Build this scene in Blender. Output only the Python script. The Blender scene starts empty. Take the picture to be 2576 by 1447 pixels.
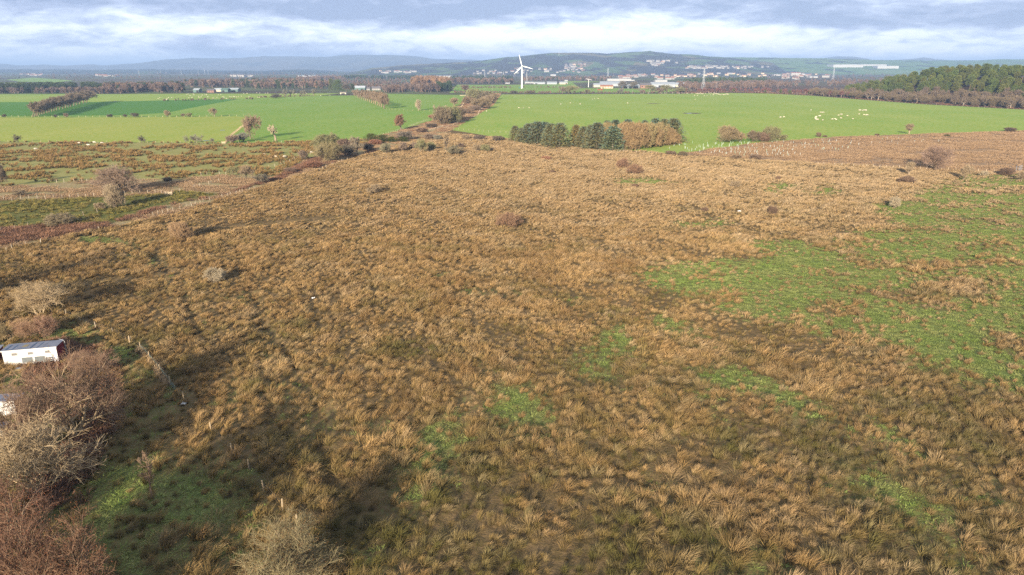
import bpy, bmesh, math, random
import numpy as np
from mathutils import Vector
from mathutils.geometry import tessellate_polygon
C = bpy.context.scene
COL = C.collection
R = math.radians
random.seed(7)
RNG = np.random.default_rng(11)

# ---------------------------------------------------------------- camera, sky, sun, exposure
H = 42.0                      # drone height
F = 1719.0                    # focal length in units of a 2576 px wide picture
PITCH = math.atan((723.5 - 172.0) / F)
CP, SP = math.cos(PITCH), math.sin(PITCH)
cd = bpy.data.cameras.new('camera'); cam = bpy.data.objects.new('camera', cd); COL.objects.link(cam)
cd.sensor_width = 36; cd.lens = 36 * F / 2576; cd.clip_start = 1; cd.clip_end = 90000
cam.location = (0, 0, H); cam.rotation_euler = (math.pi / 2 - PITCH, 0, 0)
C.camera = cam
C.view_settings.view_transform = 'Standard'; C.view_settings.look = 'None'
C.view_settings.gamma = 1; C.view_settings.use_curve_mapping = False
C.view_settings.exposure = 1.42
C.cycles.use_denoising = False; C.cycles.use_adaptive_sampling = False; C.cycles.max_bounces = 5; C.cycles.diffuse_bounces = 2; C.cycles.volume_bounces = 0
SUN_EL, SUN_AZ = 16.0, 196.0  # azimuth clockwise from +Y
sd = bpy.data.lights.new('sun', 'SUN'); sun = bpy.data.objects.new('sun', sd); COL.objects.link(sun)
sd.energy = 4.6; sd.angle = R(0.6); sd.color = (1.0, 0.86, 0.66)
sdir = Vector((math.sin(R(SUN_AZ)) * math.cos(R(SUN_EL)), math.cos(R(SUN_AZ)) * math.cos(R(SUN_EL)), math.sin(R(SUN_EL))))
sun.rotation_euler = sdir.to_track_quat('Z', 'Y').to_euler()
sun.location = (0, 0, 300)

def build_world():
    w = bpy.data.worlds.new('World'); C.world = w; w.use_nodes = True
    nt = w.node_tree; nt.nodes.clear(); N = nt.nodes.new; L = nt.links.new
    out = N('ShaderNodeOutputWorld'); bg = N('ShaderNodeBackground'); L(bg.outputs[0], out.inputs[0])
    bg.inputs[1].default_value = 0.1
    sky = N('ShaderNodeTexSky'); sky.sky_type = 'NISHITA'; sky.sun_disc = False
    sky.sun_elevation = R(SUN_EL); sky.sun_rotation = R(SUN_AZ)
    tc = N('ShaderNodeTexCoord'); sp = N('ShaderNodeSeparateXYZ'); L(tc.outputs['Generated'], sp.inputs[0])
    def m(op, a, b=None, c=None, clamp=False):
        n = N('ShaderNodeMath'); n.operation = op; n.use_clamp = clamp
        for i, v in enumerate((a, b, c)):
            if v is None: continue
            if isinstance(v, (int, float)): n.inputs[i].default_value = v
            else: L(v, n.inputs[i])
        return n.outputs[0]
    az = m('MULTIPLY', m('ARCTAN2', sp.outputs[0], sp.outputs[1]), 57.2958)
    el = m('MULTIPLY', m('ARCSINE', sp.outputs[2]), 57.2958)
    def noise(sa, se, detail, rough, off, dist=0.0):
        cx = N('ShaderNodeCombineXYZ'); L(m('MULTIPLY', az, sa), cx.inputs[0]); L(m('MULTIPLY', el, se), cx.inputs[1]); cx.inputs[2].default_value = off
        t = N('ShaderNodeTexNoise'); t.inputs['Scale'].default_value = 1; t.inputs['Detail'].default_value = detail
        t.inputs['Roughness'].default_value = rough; t.inputs['Distortion'].default_value = dist
        L(cx.outputs[0], t.inputs['Vector']); return t.outputs['Fac']
    n1 = noise(0.12, 0.52, 8, 0.56, 3.1, 0.5)
    n2 = noise(0.42, 1.55, 7, 0.6, 8.4, 0.5)
    val = m('ADD', m('MULTIPLY', m('SUBTRACT', n1, 0.5), 1.7), m('MULTIPLY', m('SUBTRACT', n2, 0.5), 1.15))
    def blob(a0, e0, ra, re, amp):
        da = m('DIVIDE', m('SUBTRACT', az, a0), ra); de = m('DIVIDE', m('SUBTRACT', el, e0), re)
        q = m('MULTIPLY', m('ADD', m('MULTIPLY', da, da), m('MULTIPLY', de, de)), -1.0)
        return m('MULTIPLY', m('EXPONENT', q), amp)
    val = m('ADD', val, 0.56)
    for b in BLOBS: val = m('ADD', val, blob(*b))
    cr = N('ShaderNodeValToRGB'); L(val, cr.inputs[0]); e = cr.color_ramp.elements
    e[0].position = 0.05; e[0].color = (0.24, 0.30, 0.48, 1)
    e[1].position = 1.0; e[1].color = (1.0, 1.0, 1.0, 1)
    for p, c in ((0.3, (0.35, 0.41, 0.60, 1)), (0.52, (0.53, 0.60, 0.77, 1)), (0.75, (0.80, 0.85, 0.94, 1))):
        k = e.new(p); k.color = c
    # higher up the cloud base is seen from straight below: duller and greyer
    up = N('ShaderNodeMapRange'); L(el, up.inputs[0]); up.inputs[1].default_value = 7; up.inputs[2].default_value = 25
    up.inputs[3].default_value = 0; up.inputs[4].default_value = 1
    mx = N('ShaderNodeMix'); mx.data_type = 'RGBA'; L(up.outputs[0], mx.inputs[0]); L(cr.outputs[0], mx.inputs[6])
    mx.inputs[7].default_value = (0.42, 0.47, 0.55, 1)
    # clouds over the clear sky: the veil covers nearly all of it
    sc = N('ShaderNodeMix'); sc.data_type = 'RGBA'; sc.blend_type = 'MULTIPLY'; sc.inputs[0].default_value = 1
    L(mx.outputs[2], sc.inputs[6]); sc.inputs[7].default_value = (5.6, 5.6, 5.6, 1)
    fin = N('ShaderNodeMix'); fin.data_type = 'RGBA'; fin.inputs[0].default_value = 0.93
    L(sky.outputs[0], fin.inputs[6]); L(sc.outputs[2], fin.inputs[7]); L(fin.outputs[2], bg.inputs[0])
# cloud layout as (azimuth, elevation, widths, amount) in degrees
BLOBS = [(-30, 4.6, 22, 1.2, -0.42), (-6, 4.1, 14, 0.9, -0.5), (8, 5.0, 8, 0.7, -0.4), (9, 2.9, 10, 1.3, 0.42), (17, 2.3, 9, 1.2, 0.25), (-3, 2.3, 14, 0.7, 0.2),
         (28, 3.5, 12, 0.8, -0.72), (18, 4.6, 9, 0.7, -0.45), (36, 5.1, 9, 0.5, 0.45), (-30, 2.6, 9, 0.3, 0.3), (-25, 1.5, 20, 0.4, -0.1),
         (-12, 0.6, 10, 0.9, -0.12), (2, 5.2, 14, 0.5, -0.15), (30, 1.2, 14, 0.8, 0.06), (-31, 0.3, 10, 0.25, 0.35)]
build_world()

# ---------------------------------------------------------------- helpers
def ray(X, Y):
    u = (X - 1288.0) / F; v = (Y - 723.5) / F
    return u, CP - v * SP, -SP - v * CP
def at(X, Y, z=0.0):
    """ground point seen at a place of the 2576 px wide picture"""
    dx, dy, dz = ray(X, Y); t = (z - H) / dz
    return dx * t, dy * t
def hgt(X, Y0, Y1):
    """real height of something standing at (X, Y0) whose top shows at Y1"""
    x, y = at(X, Y0); r = math.hypot(x, y); dx, dy, dz = ray(X, Y1)
    return max(0.2, H + r * dz / math.hypot(dx, dy))
def wid(X, Y, w):
    x, y = at(X, Y); return w * (y * CP + H * SP) / F
def proj(x, y, z=0.0):
    dz = z - H
    d = y * CP - dz * SP
    return 1288 + F * x / d, 723.5 + F * (-y * SP - dz * CP) / d
# zoomed frames of the photograph I measured in
FR = {1: (0, 113.2), 2: (644, 113.2), 3: (1288, 113.2), 4: (1932, 113.2), 5: (0, 314.5), 6: (1932, 314.5), 7: (0, 660.4)}
def P(f, zx, zy):
    if f == 0: return zx, zy
    if f == 8: return zx * .3906, 1006 + zy * .3906
    if f == 9: return zx * .12214, 817.7 + zy * .12214
    o = FR[f]; return o[0] + .2504 * zx, o[1] + .2503 * zy

def hsh(ix, iy, s):
    n = (ix.astype(np.int64) * 374761393 + iy.astype(np.int64) * 668265263 + s * 974711) & 0x7fffffff
    n = ((n ^ (n >> 13)) * 1274126177) & 0x7fffffff
    return ((n ^ (n >> 16)) & 0xffff) / 65535.0
def vn(x, y, s=0):
    x = np.asarray(x, float); y = np.asarray(y, float)
    ix = np.floor(x); iy = np.floor(y); fx = x - ix; fy = y - iy
    fx = fx * fx * (3 - 2 * fx); fy = fy * fy * (3 - 2 * fy)
    a = hsh(ix, iy, s); b = hsh(ix + 1, iy, s); c = hsh(ix, iy + 1, s); d = hsh(ix + 1, iy + 1, s)
    return (a * (1 - fx) + b * fx) * (1 - fy) + (c * (1 - fx) + d * fx) * fy
def fbm(x, y, s=0, o=4):
    t = 0; a = 1; n = 0
    for i in range(o):
        t = t + a * vn(x * 2 ** i, y * 2 ** i, s + i * 17); n += a; a *= .5
    return t / n
def inpoly(px, py, poly):
    px = np.asarray(px); py = np.asarray(py); r = np.zeros(px.shape, bool); n = len(poly)
    for i in range(n):
        x0, y0 = poly[i]; x1, y1 = poly[(i + 1) % n]
        if y0 == y1: continue
        c = ((y0 > py) != (y1 > py)) & (px < (x1 - x0) * (py - y0) / (y1 - y0) + x0)
        r ^= c
    return r
def linedist(px, py, pts):
    d = np.full(np.shape(px), 1e9)
    for (x0, y0), (x1, y1) in zip(pts[:-1], pts[1:]):
        vx, vy = x1 - x0, y1 - y0; L2 = vx * vx + vy * vy + 1e-9
        t = np.clip(((px - x0) * vx + (py - y0) * vy) / L2, 0, 1)
        d = np.minimum(d, np.hypot(px - x0 - t * vx, py - y0 - t * vy))
    return d

def mesh_np(name, V, Fc, mats=(), midx=None, attrs=None, smooth=False):
    """V (n,3); Fc list of (k,m) int arrays of faces with m corners"""
    me = bpy.data.meshes.new(name); V = np.asarray(V, np.float32)
    Fc = [np.asarray(f, np.int32) for f in Fc if len(f)]
    me.vertices.add(len(V)); me.vertices.foreach_set('co', V.ravel())
    li = np.concatenate([f.ravel() for f in Fc]); tot = np.concatenate([np.full(len(f), f.shape[1], np.int32) for f in Fc])
    me.loops.add(len(li)); me.loops.foreach_set('vertex_index', li)
    me.polygons.add(len(tot)); st = np.zeros(len(tot), np.int32); st[1:] = np.cumsum(tot)[:-1]
    me.polygons.foreach_set('loop_start', st); me.polygons.foreach_set('loop_total', tot)
    for mt in mats: me.materials.append(mt)
    if midx is not None: me.polygons.foreach_set('material_index', np.asarray(midx, np.int32))
    if smooth: me.polygons.foreach_set('use_smooth', np.ones(len(tot), bool))
    for k, v in (attrs or {}).items():
        a = me.attributes.new(k, 'FLOAT', 'POINT'); a.data.foreach_set('value', np.asarray(v, np.float32))
    me.update(calc_edges=True); me.validate(); return me
def ob(name, me, parent=None, loc=None, rot=None, scale=None, color=None):
    o = bpy.data.objects.new(name, me); COL.objects.link(o)
    if parent: o.parent = parent
    if loc is not None: o.location = loc
    if rot is not None: o.rotation_euler = rot
    if scale is not None: o.scale = (scale,) * 3 if isinstance(scale, (int, float)) else scale
    if color is not None: o.color = (*color, 1)
    return o
def tag(o, label=None, cat=None, group=None, kind=None):
    for k, v in (('label', label), ('category', cat), ('group', group), ('kind', kind)):
        if v: o[k] = v
    return o
def empty(name, loc=(0, 0, 0), rz=0):
    o = bpy.data.objects.new(name, None); COL.objects.link(o); o.location = loc; o.rotation_euler = (0, 0, rz); o.empty_display_size = .5; return o

class MB:
    """collects simple solids into one mesh"""
    def __init__(s): s.v = []; s.f = []; s.n = 0; s.m = []
    def add(s, V, Fs, m=0):
        s.v += [tuple(p) for p in V]; s.f += [tuple(i + s.n for i in q) for q in Fs]; s.m += [m] * len(Fs); s.n += len(V)
    def box(s, c, d, rz=0, m=0, taper=1.0):
        cx, cy, cz = c; a, b, h = d[0] / 2, d[1] / 2, d[2] / 2; ca, sa = math.cos(rz), math.sin(rz); V = []
        for k, (x, y, z) in enumerate(((-a, -b, -h), (a, -b, -h), (a, b, -h), (-a, b, -h), (-a, -b, h), (a, -b, h), (a, b, h), (-a, b, h))):
            if k > 3: x *= taper; y *= taper
            V.append((cx + x * ca - y * sa, cy + x * sa + y * ca, cz + z))
        s.add(V, ((0, 3, 2, 1), (4, 5, 6, 7), (0, 1, 5, 4), (1, 2, 6, 5), (2, 3, 7, 6), (3, 0, 4, 7)), m)
    def bar(s, p, q, r0, r1=None, n=5, m=0):
        p, q = Vector(p), Vector(q); r1 = r0 if r1 is None else r1; d = (q - p).normalized()
        a = d.orthogonal().normalized(); b = d.cross(a); V = []
        for c, r in ((p, r0), (q, r1)):
            for k in range(n):
                t = 2 * math.pi * k / n; V.append(c + a * (r * math.cos(t)) + b * (r * math.sin(t)))
        Fs = [(k, (k + 1) % n, n + (k + 1) % n, n + k) for k in range(n)] + [tuple(range(n - 1, -1, -1)), tuple(range(n, 2 * n))]
        s.add(V, Fs, m)
    def prism(s, prof, axis_len, m=0, o=(0, 0, 0)):
        """profile in XZ extruded along Y"""
        n = len(prof); V = [(o[0] + x, o[1] - axis_len / 2, o[2] + z) for x, z in prof] + [(o[0] + x, o[1] + axis_len / 2, o[2] + z) for x, z in prof]
        s.add(V, [tuple(range(n)), tuple(range(2 * n - 1, n - 1, -1))] + [(k, n + k, n + (k + 1) % n, (k + 1) % n) for k in range(n)], m)
    def mesh(s, name, mats, smooth=False):
        me = bpy.data.meshes.new(name); me.from_pydata(s.v, [], s.f)
        for mt in mats: me.materials.append(mt)
        me.polygons.foreach_set('material_index', s.m); me.update(); return me

# ---------------------------------------------------------------- materials
MATS = {}
def mat(name, col=(.5, .5, .5), col2=None, scale=1.0, rough=.9, metal=0.0, bump=0.0, tint=False, detail=5, obj_rand=0.0, spec=.2, coord='Object'):
    if name in MATS: return MATS[name]
    m = bpy.data.materials.new(name); m.use_nodes = True; nt = m.node_tree; N = nt.nodes.new; L = nt.links.new
    b = nt.nodes['Principled BSDF']; b.inputs['Roughness'].default_value = rough; b.inputs['Metallic'].default_value = metal
    b.inputs['Specular IOR Level'].default_value = spec
    tc = N('ShaderNodeTexCoord')
    nz = N('ShaderNodeTexNoise'); nz.inputs['Scale'].default_value = scale; nz.inputs['Detail'].default_value = detail; nz.inputs['Roughness'].default_value = .62
    L(tc.outputs[coord], nz.inputs['Vector'])
    mx = N('ShaderNodeMix'); mx.data_type = 'RGBA'
    mr = N('ShaderNodeMapRange'); mr.inputs[1].default_value = .3; mr.inputs[2].default_value = .7; L(nz.outputs['Fac'], mr.inputs[0]); L(mr.outputs[0], mx.inputs[0])
    c2 = col2 or tuple(min(1, c * .72) for c in col)
    mx.inputs[6].default_value = (*col, 1); mx.inputs[7].default_value = (*c2, 1); outc = mx.outputs[2]
    if tint:
        oi = N('ShaderNodeObjectInfo'); mm = N('ShaderNodeMix'); mm.data_type = 'RGBA'; mm.blend_type = 'MULTIPLY'; mm.inputs[0].default_value = 1
        L(outc, mm.inputs[6]); L(oi.outputs['Color'], mm.inputs[7]); outc = mm.outputs[2]
    if obj_rand:
        oi = N('ShaderNodeObjectInfo'); hs = N('ShaderNodeHueSaturation'); r2 = N('ShaderNodeMapRange'); L(oi.outputs['Random'], r2.inputs[0])
        r2.inputs[3].default_value = 1 - obj_rand; r2.inputs[4].default_value = 1 + obj_rand; L(r2.outputs[0], hs.inputs['Value']); L(outc, hs.inputs['Color']); outc = hs.outputs[0]
    L(outc, b.inputs['Base Color'])
    if bump:
        bp = N('ShaderNodeBump'); bp.inputs['Strength'].default_value = 1; bp.inputs['Distance'].default_value = bump; L(nz.outputs['Fac'], bp.inputs['Height']); L(bp.outputs[0], b.inputs['Normal'])
    MATS[name] = m; return m

def field_mat(name, cols, s_small, s_big, mow=0.0, bump=.15):
    """turf seen from far: colours mixed by a fine, a middle and a broad noise (world metres), tussocky bump"""
    m = bpy.data.materials.new(name); m.use_nodes = True; nt = m.node_tree; N = nt.nodes.new; L = nt.links.new
    b = nt.nodes['Principled BSDF']; b.inputs['Roughness'].default_value = 1; b.inputs['Specular IOR Level'].default_value = .05
    tc = N('ShaderNodeTexCoord')
    def nz(sc, st=1.0, det=4):
        mp = N('ShaderNodeMapping'); L(tc.outputs['Object'], mp.inputs[0]); mp.inputs['Scale'].default_value = (sc, sc * st, sc)
        t = N('ShaderNodeTexNoise'); t.inputs['Scale'].default_value = 1; t.inputs['Detail'].default_value = det; t.inputs['Roughness'].default_value = .65; L(mp.outputs[0], t.inputs['Vector'])
        r = N('ShaderNodeMapRange'); r.inputs[1].default_value = .38; r.inputs[2].default_value = .62; L(t.outputs['Fac'], r.inputs[0]); return r.outputs[0], t.outputs['Fac']
    a, ah = nz(s_small, 1.0, 5); c, _ = nz(s_big, .5, 5); d, _ = nz(s_big * 5, .6, 4)
    def mix(f, x, y):
        n = N('ShaderNodeMix'); n.data_type = 'RGBA'; L(f, n.inputs[0])
        for i, v in ((6, x), (7, y)):
            if isinstance(v, tuple): n.inputs[i].default_value = (*v, 1)
            else: L(v, n.inputs[i])
        return n.outputs[2]
    o = mix(c, mix(a, cols[0], cols[1]), mix(a, cols[1], cols[2]))
    o = mix(d, o, mix(a, cols[0], cols[2]))
    L(o, b.inputs['Base Color'])
    bp = N('ShaderNodeBump'); bp.inputs['Distance'].default_value = bump; bp.inputs['Strength'].default_value = 1; L(ah, bp.inputs['Height']); L(bp.outputs[0], b.inputs['Normal'])
    return m

# ---------------------------------------------------------------- layout: field outlines in picture units
MAIN = [(-600, 690), (0, 628), (410, 547), (700, 457), (890, 398), (1000, 368), (1120, 335), (1290, 352), (1500, 372), (1700, 390), (2060, 412), (2576, 437), (3200, 470), (3600, 1500), (3000, 2300), (-900, 2300), (-900, 800)]
GREENS = [
    [(1575, 690), (1700, 655), (1880, 655), (2050, 610), (2250, 570), (2400, 520), (2576, 470), (3100, 480), (3100, 1100), (2576, 985), (2350, 905), (2150, 858), (2030, 830), (1800, 765), (1660, 722)],
    [(2200, 520), (2420, 440), (2700, 430), (2900, 520), (2300, 590)],
    [(1900, 462), (2080, 462), (2120, 488), (1960, 492)], [(1540, 450), (1720, 448), (1730, 462), (1560, 466)],
    [(1860, 600), (2010, 600), (2000, 625), (1880, 628)], [(1700, 560), (1820, 550), (1800, 575), (1710, 580)],
    [(1480, 842), (1560, 828), (1585, 862), (1520, 870)], [(1440, 900), (1490, 880), (1545, 912), (1440, 945)], [(1252, 915), (1290, 905), (1320, 945), (1265, 950)],
    [(1210, 985), (1250, 970), (1330, 985), (1390, 1050), (1330, 1055), (1280, 1100), (1230, 1040)],
    [(1060, 1050), (1120, 1030), (1175, 1015), (1170, 1110), (1130, 1180), (1040, 1230), (990, 1180), (1060, 1120)],
    [(930, 1040), (965, 1030), (965, 1090), (930, 1110)], [(1330, 1000), (1385, 1045), (1350, 1060)],
    [(1760, 925), (1830, 925), (2010, 1005), (1960, 1020)], [(1620, 800), (1760, 840), (1740, 860), (1600, 815)],
    [(2190, 1085), (2290, 1100), (2310, 1130), (2200, 1110)], [(2180, 1190), (2330, 1210), (2420, 1260), (2300, 1290), (2200, 1240)],
    [(2330, 1360), (2400, 1380), (2440, 1460), (2340, 1460)], [(2480, 1230), (2590, 1290), (2590, 1340), (2500, 1310)], [(1690, 975), (1790, 985), (1760, 1005)],
    [(1900, 1130), (1960, 1120), (1950, 1160)], [(1800, 1400), (1960, 1400), (1950, 1460), (1820, 1460)], [(530, 960), (560, 960), (570, 1020), (540, 1015)],
    [(480, 1140), (560, 1140), (620, 1220), (600, 1280), (540, 1230)],
    [(1650, 1040), (1720, 1050), (1700, 1070)], [(880, 1400), (960, 1395), (960, 1450), (890, 1460)]]
YARD = [(170, 830), (260, 815), (310, 850), (400, 920), (450, 985), (400, 1080), (420, 1180), (560, 1240), (680, 1310), (720, 1420), (600, 1700), (-300, 1700), (-400, 900)]   # shaded grass by the sheds
DITCH_AND_SHADE = [[(200, 605), (290, 604), (345, 622), (400, 652), (452, 690), (466, 750), (480, 800), (505, 850)], [(620, 730), (690, 840), (760, 960), (800, 1060)], [(0, 722), (200, 705), (430, 694)], [(560, 572), (720, 555), (840, 548)], [(660, 1005), (790, 1120), (870, 1230)]]  # third line is a tree's shadow band, put into the ground's shape
TRACKS = [[(200, 603), (280, 602), (340, 618), (400, 650), (450, 690), (462, 745), (505, 830)], [(1100, 690), (1400, 760), (1640, 800)], [(1800, 760), (2150, 860), (2576, 1010)], [(1500, 940), (1900, 1130), (2300, 1330)], [(1350, 1060), (1700, 1230), (2000, 1420)], [(690, 860), (760, 960), (800, 1100)], [(1640, 805), (1790, 850)], [(1700, 900), (2010, 1010), (2300, 1120), (2576, 1200)], [(1180, 1010), (1130, 1120), (1120, 1200)], [(620, 740), (700, 860), (760, 960), (860, 1060)]]
STRIPP = [(-700, 560), (0, 575), (280, 562), (400, 520), (560, 490), (700, 445), (760, 405), (860, 365), (1000, 330), (1100, 300), (1160, 262), (1180, 235), (1260, 235), (1240, 265), (1150, 320), (1120, 335), (1000, 368), (890, 398), (700, 457), (410, 547), (0, 628), (-600, 690)]
RUSHP = [(-900, 357), (0, 357), (560, 360), (800, 357), (1000, 352), (960, 362), (860, 368), (760, 405), (700, 445), (560, 440), (420, 452), (220, 455), (0, 470), (-900, 500)]
RUSHG = [(-900, 505), (0, 505), (180, 500), (420, 488), (440, 480), (560, 490), (400, 520), (280, 562), (0, 575), (-700, 565)]
BROWN = [(1700, 388), (1900, 360), (2100, 345), (2300, 338), (2576, 329), (3300, 305), (3300, 480), (2576, 440), (2300, 428), (2060, 412)]

def green_amt(x, y, soft=1.7, n=5):
    r = np.random.default_rng(int(np.size(x)) % 9973); t = 0
    for _ in range(n): t = t + green_one(x + r.normal(0, soft, np.shape(x)), y + r.normal(0, soft * 1.6, np.shape(x)))
    return t / n
def green_one(x, y):
    """how grassy (1) or rushy (0) the rough field is at a ground point"""
    j1 = (fbm(x / 7, y / 7, 5) - .5) * 9; j2 = (fbm(x / 7, y / 7, 55) - .5) * 13
    px, py = proj(x + j1, y + j2)
    g = np.zeros(np.shape(px))
    for q in GREENS: g = np.maximum(g, inpoly(px, py, q) * 1.0)
    g = np.where(py < 640, g * np.clip((fbm(x / 9, y / 5, 66, 4) - .40 + .07 * (px > 2050)) * 5, 0, .85), g)
    big = inpoly(px, py, GREENS[0])
    cl = fbm(x / 10, y / 5, 91, 4)
    g = np.where(big, np.clip(.9 - np.clip((cl - .56) * 11, 0, .85), 0, 1), g)
    for t in TRACKS: g = np.maximum(g, .8 * (linedist(px, py, t) < 4.5) * (vn(x / 4, y / 4, 3) > .35))
    yd = inpoly(px, py, YARD)
    g = np.where(yd, np.clip(.95 - np.clip((fbm(x / 3.2, y / 3.2, 29, 3) - .39) * 8, 0, .92), 0, 1), g)
    return g
def ground_z(x, y):
    r = np.hypot(x, y); k = np.clip((260 - r) / 120, 0, 1); cut = np.zeros(np.shape(x)); w = (np.asarray(y) > 20) & (r < 250)
    if np.any(w):
        xx, yy = np.asarray(x)[w], np.asarray(y)[w]; c = 0
        for l, dp, wd in WLINES: c = np.maximum(c, dp * (.3 + 1.2 * vn(xx / 4, yy / 4, 57)) * np.exp(-(linedist(xx + 2.4 * (vn(xx / 5, yy / 5, 58) - .5), yy + 2.4 * (vn(xx / 5, yy / 5, 59) - .5), l) / wd) ** 2))
        cut[w] = c
    return -(cut + .02 + k * (.55 * fbm(x / 17, y / 17, 41, 3) + .22 * vn(x / 3, y / 3, 8)))
WLINES = [([at(*p) for p in l], 0.6, 1.1) for l in DITCH_AND_SHADE] + [([at(*p) for p in l], .3, 0.9) for l in TRACKS]
def gz(x, y): return float(ground_z(np.array([x]), np.array([y]))[0])

# ---------------------------------------------------------------- ground sheet to the horizon
def build_ground():
    rr = [8.0]
    while rr[-1] < 60000: rr.append(rr[-1] * (1.0075 if 40 < rr[-1] < 420 else 1.05))
    rr = np.array(rr)
    ang = np.concatenate([np.arange(-46, 46.01, .18), np.arange(50, 314, 4.0)])
    A, Rr = np.meshgrid(np.radians(ang), rr); x = (np.sin(A) * Rr).ravel(); y = (np.cos(A) * Rr).ravel()
    z = ground_z(x, y); na = len(ang); nr = len(rr)
    i = np.arange(nr - 1)[:, None] * na + np.arange(na)[None, :]; j = np.arange(nr - 1)[:, None] * na + (np.arange(na)[None, :] + 1) % na
    q = np.stack([i, j, j + na, i + na], -1).reshape(-1, 4)
    V = np.stack([x, y, z], 1); V = np.vstack([V, [[0, 0, -.3]]]); k = np.arange(na)
    tri = np.stack([np.full(na, len(V) - 1), (k + 1) % na, k], 1)
    near = np.hypot(x, y) < 900
    g = np.where(near & (y > 0), green_amt(x, np.maximum(y, 20)), 0); g = np.append(g, 0)
    far = np.append(np.clip((np.hypot(x, y) - 700) / 500, 0, 1), 0)
    px, py = proj(x, np.maximum(y, 20)); yd = np.append(inpoly(px, py, YARD) * 1.0, 1)
    m = bpy.data.materials.new('rough_ground'); m.use_nodes = True; nt = m.node_tree; N = nt.nodes.new; L = nt.links.new
    b = nt.nodes['Principled BSDF']; b.inputs['Roughness'].default_value = 1; b.inputs['Specular IOR Level'].default_value = .05
    tc = N('ShaderNodeTexCoord')
    def nz(sc, lo=.3, hi=.7, det=5):
        t = N('ShaderNodeTexNoise'); t.inputs['Scale'].default_value = sc; t.inputs['Detail'].default_value = det; t.inputs['Roughness'].default_value = .65; L(tc.outputs['Object'], t.inputs['Vector'])
        r = N('ShaderNodeMapRange'); r.inputs[1].default_value = lo; r.inputs[2].default_value = hi; L(t.outputs['Fac'], r.inputs[0]); return r.outputs[0], t.outputs['Fac']
    def mix(f, x, y):
        n = N('ShaderNodeMix'); n.data_type = 'RGBA'; L(f, n.inputs[0])
        for i, v in ((6, x), (7, y)):
            if isinstance(v, tuple): n.inputs[i].default_value = (*v, 1)
            else: L(v, n.inputs[i])
        return n.outputs[2]
    a, ah = nz(1.3); c, _ = nz(.12); d, _ = nz(4.0)
    thatch = mix(c, mix(a, (.15, .10, .05), (.075, .06, .026)), mix(a, (.21, .14, .075), (.11, .08, .036)))
    grass = mix(c, mix(a, (.085, .14, .032), (.16, .20, .06)), mix(d, (.20, .215, .08), (.075, .125, .028)))
    def attr(n):
        t = N('ShaderNodeAttribute'); t.attribute_name = n; return t.outputs['Fac']
    nearc = mix(attr('green'), thatch, grass)
    p1, _ = nz(.004, .42, .58, 6); p2, _ = nz(.0012, .4, .6, 5); p3, _ = nz(.011, .35, .65, 4)
    farc = mix(p1, mix(p3, (.085, .06, .055), (.06, .055, .04)), mix(p2, (.10, .15, .04), (.13, .095, .075)))
    L(mix(attr('far'), nearc, farc), b.inputs['Base Color'])
    bp = N('ShaderNodeBump'); bp.inputs['Distance'].default_value = .3; L(ah, bp.inputs['Height']); L(bp.outputs[0], b.inputs['Normal'])
    o = ob('ground', mesh_np('ground', V, [q, tri], [m], attrs={'green': g, 'far': far}, smooth=True)); tag(o, kind='structure')
build_ground()

def sheet(name, poly, m, z=.03, img=True):
    pts = [at(*p) for p in poly] if img else poly
    V = [Vector((x, y, z)) for x, y in pts]
    tr = tessellate_polygon([V])
    tr = [t if (V[t[1]] - V[t[0]]).cross(V[t[2]] - V[t[0]]).z > 0 else t[::-1] for t in tr]
    me = bpy.data.meshes.new(name); me.from_pydata(V, [], tr); me.materials.append(m); me.update()
    return tag(ob(name, me), kind='structure')
G_BRIGHT = field_mat('pasture_bright', ((.15, .265, .038), (.235, .325, .06), (.32, .345, .09)), .35, .016)
G_EMER = field_mat('pasture_emerald', ((.115, .235, .034), (.175, .285, .05), (.25, .305, .075)), .3, .012)
G_SHADE = field_mat('pasture_painted_shade', ((.055, .165, .03), (.075, .19, .032), (.10, .20, .04)), .3, .010)
G_YEL = field_mat('pasture_yellow', ((.20, .275, .045), (.26, .31, .055), (.34, .335, .085)), .4, .014)
G_RUSH = field_mat('rush_pasture_turf', ((.25, .235, .08), (.30, .265, .11), (.20, .20, .06)), .5, .03)
G_RUSHG = field_mat('rush_bed_turf', ((.09, .105, .025), (.12, .12, .03), (.15, .13, .05)), .6, .05)
G_BROWN = field_mat('planted_rough_turf', ((.27, .185, .115), (.33, .225, .135), (.21, .14, .085)), .7, .04, bump=.4)
G_STRIP = field_mat('trackbed_turf', ((.28, .21, .11), (.20, .19, .075), (.33, .25, .14)), .8, .06, bump=.4)
sheet('right_pasture', [(1128, 326), (1180, 300), (1240, 262), (1262, 238), (1500, 236.5), (1700, 236), (1840, 234), (1932, 235.5), (2040, 241), (2180, 252), (2330, 263), (2576, 276), (3100, 296), (3400, 300), (3300, 305), (2576, 329), (2300, 338), (2100, 345), (1900, 360), (1700, 388), (1500, 372), (1290, 352)], G_BRIGHT)
sheet('left_front_pasture', [(-900, 297), (300, 295.5), (600, 293), (640, 300), (566, 360), (0, 357), (-900, 357)], G_YEL)
sheet('left_middle_pasture', [(-900, 262), (60, 257), (240, 257), (480, 251), (700, 246), (800, 241), (905, 240), (965, 273), (1020, 285), (1160, 272), (1130, 290), (1000, 330), (860, 365), (800, 357), (566, 360), (640, 300), (600, 293), (300, 295.5), (-900, 297)], G_EMER)
sheet('painted_shade_pasture', [(-900, 262), (60, 257), (240, 257), (480, 251), (600, 250), (500, 268), (420, 284), (320, 290), (100, 292), (-900, 294)], G_SHADE, .034)  # overlaid darker green: cloud shade painted into the pasture's colour
sheet('left_back_pasture', [(-900, 238), (300, 237), (480, 235.5), (640, 236), (860, 235), (800, 241), (700, 246), (480, 251), (240, 257), (60, 257), (-900, 262)], G_BRIGHT)
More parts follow.
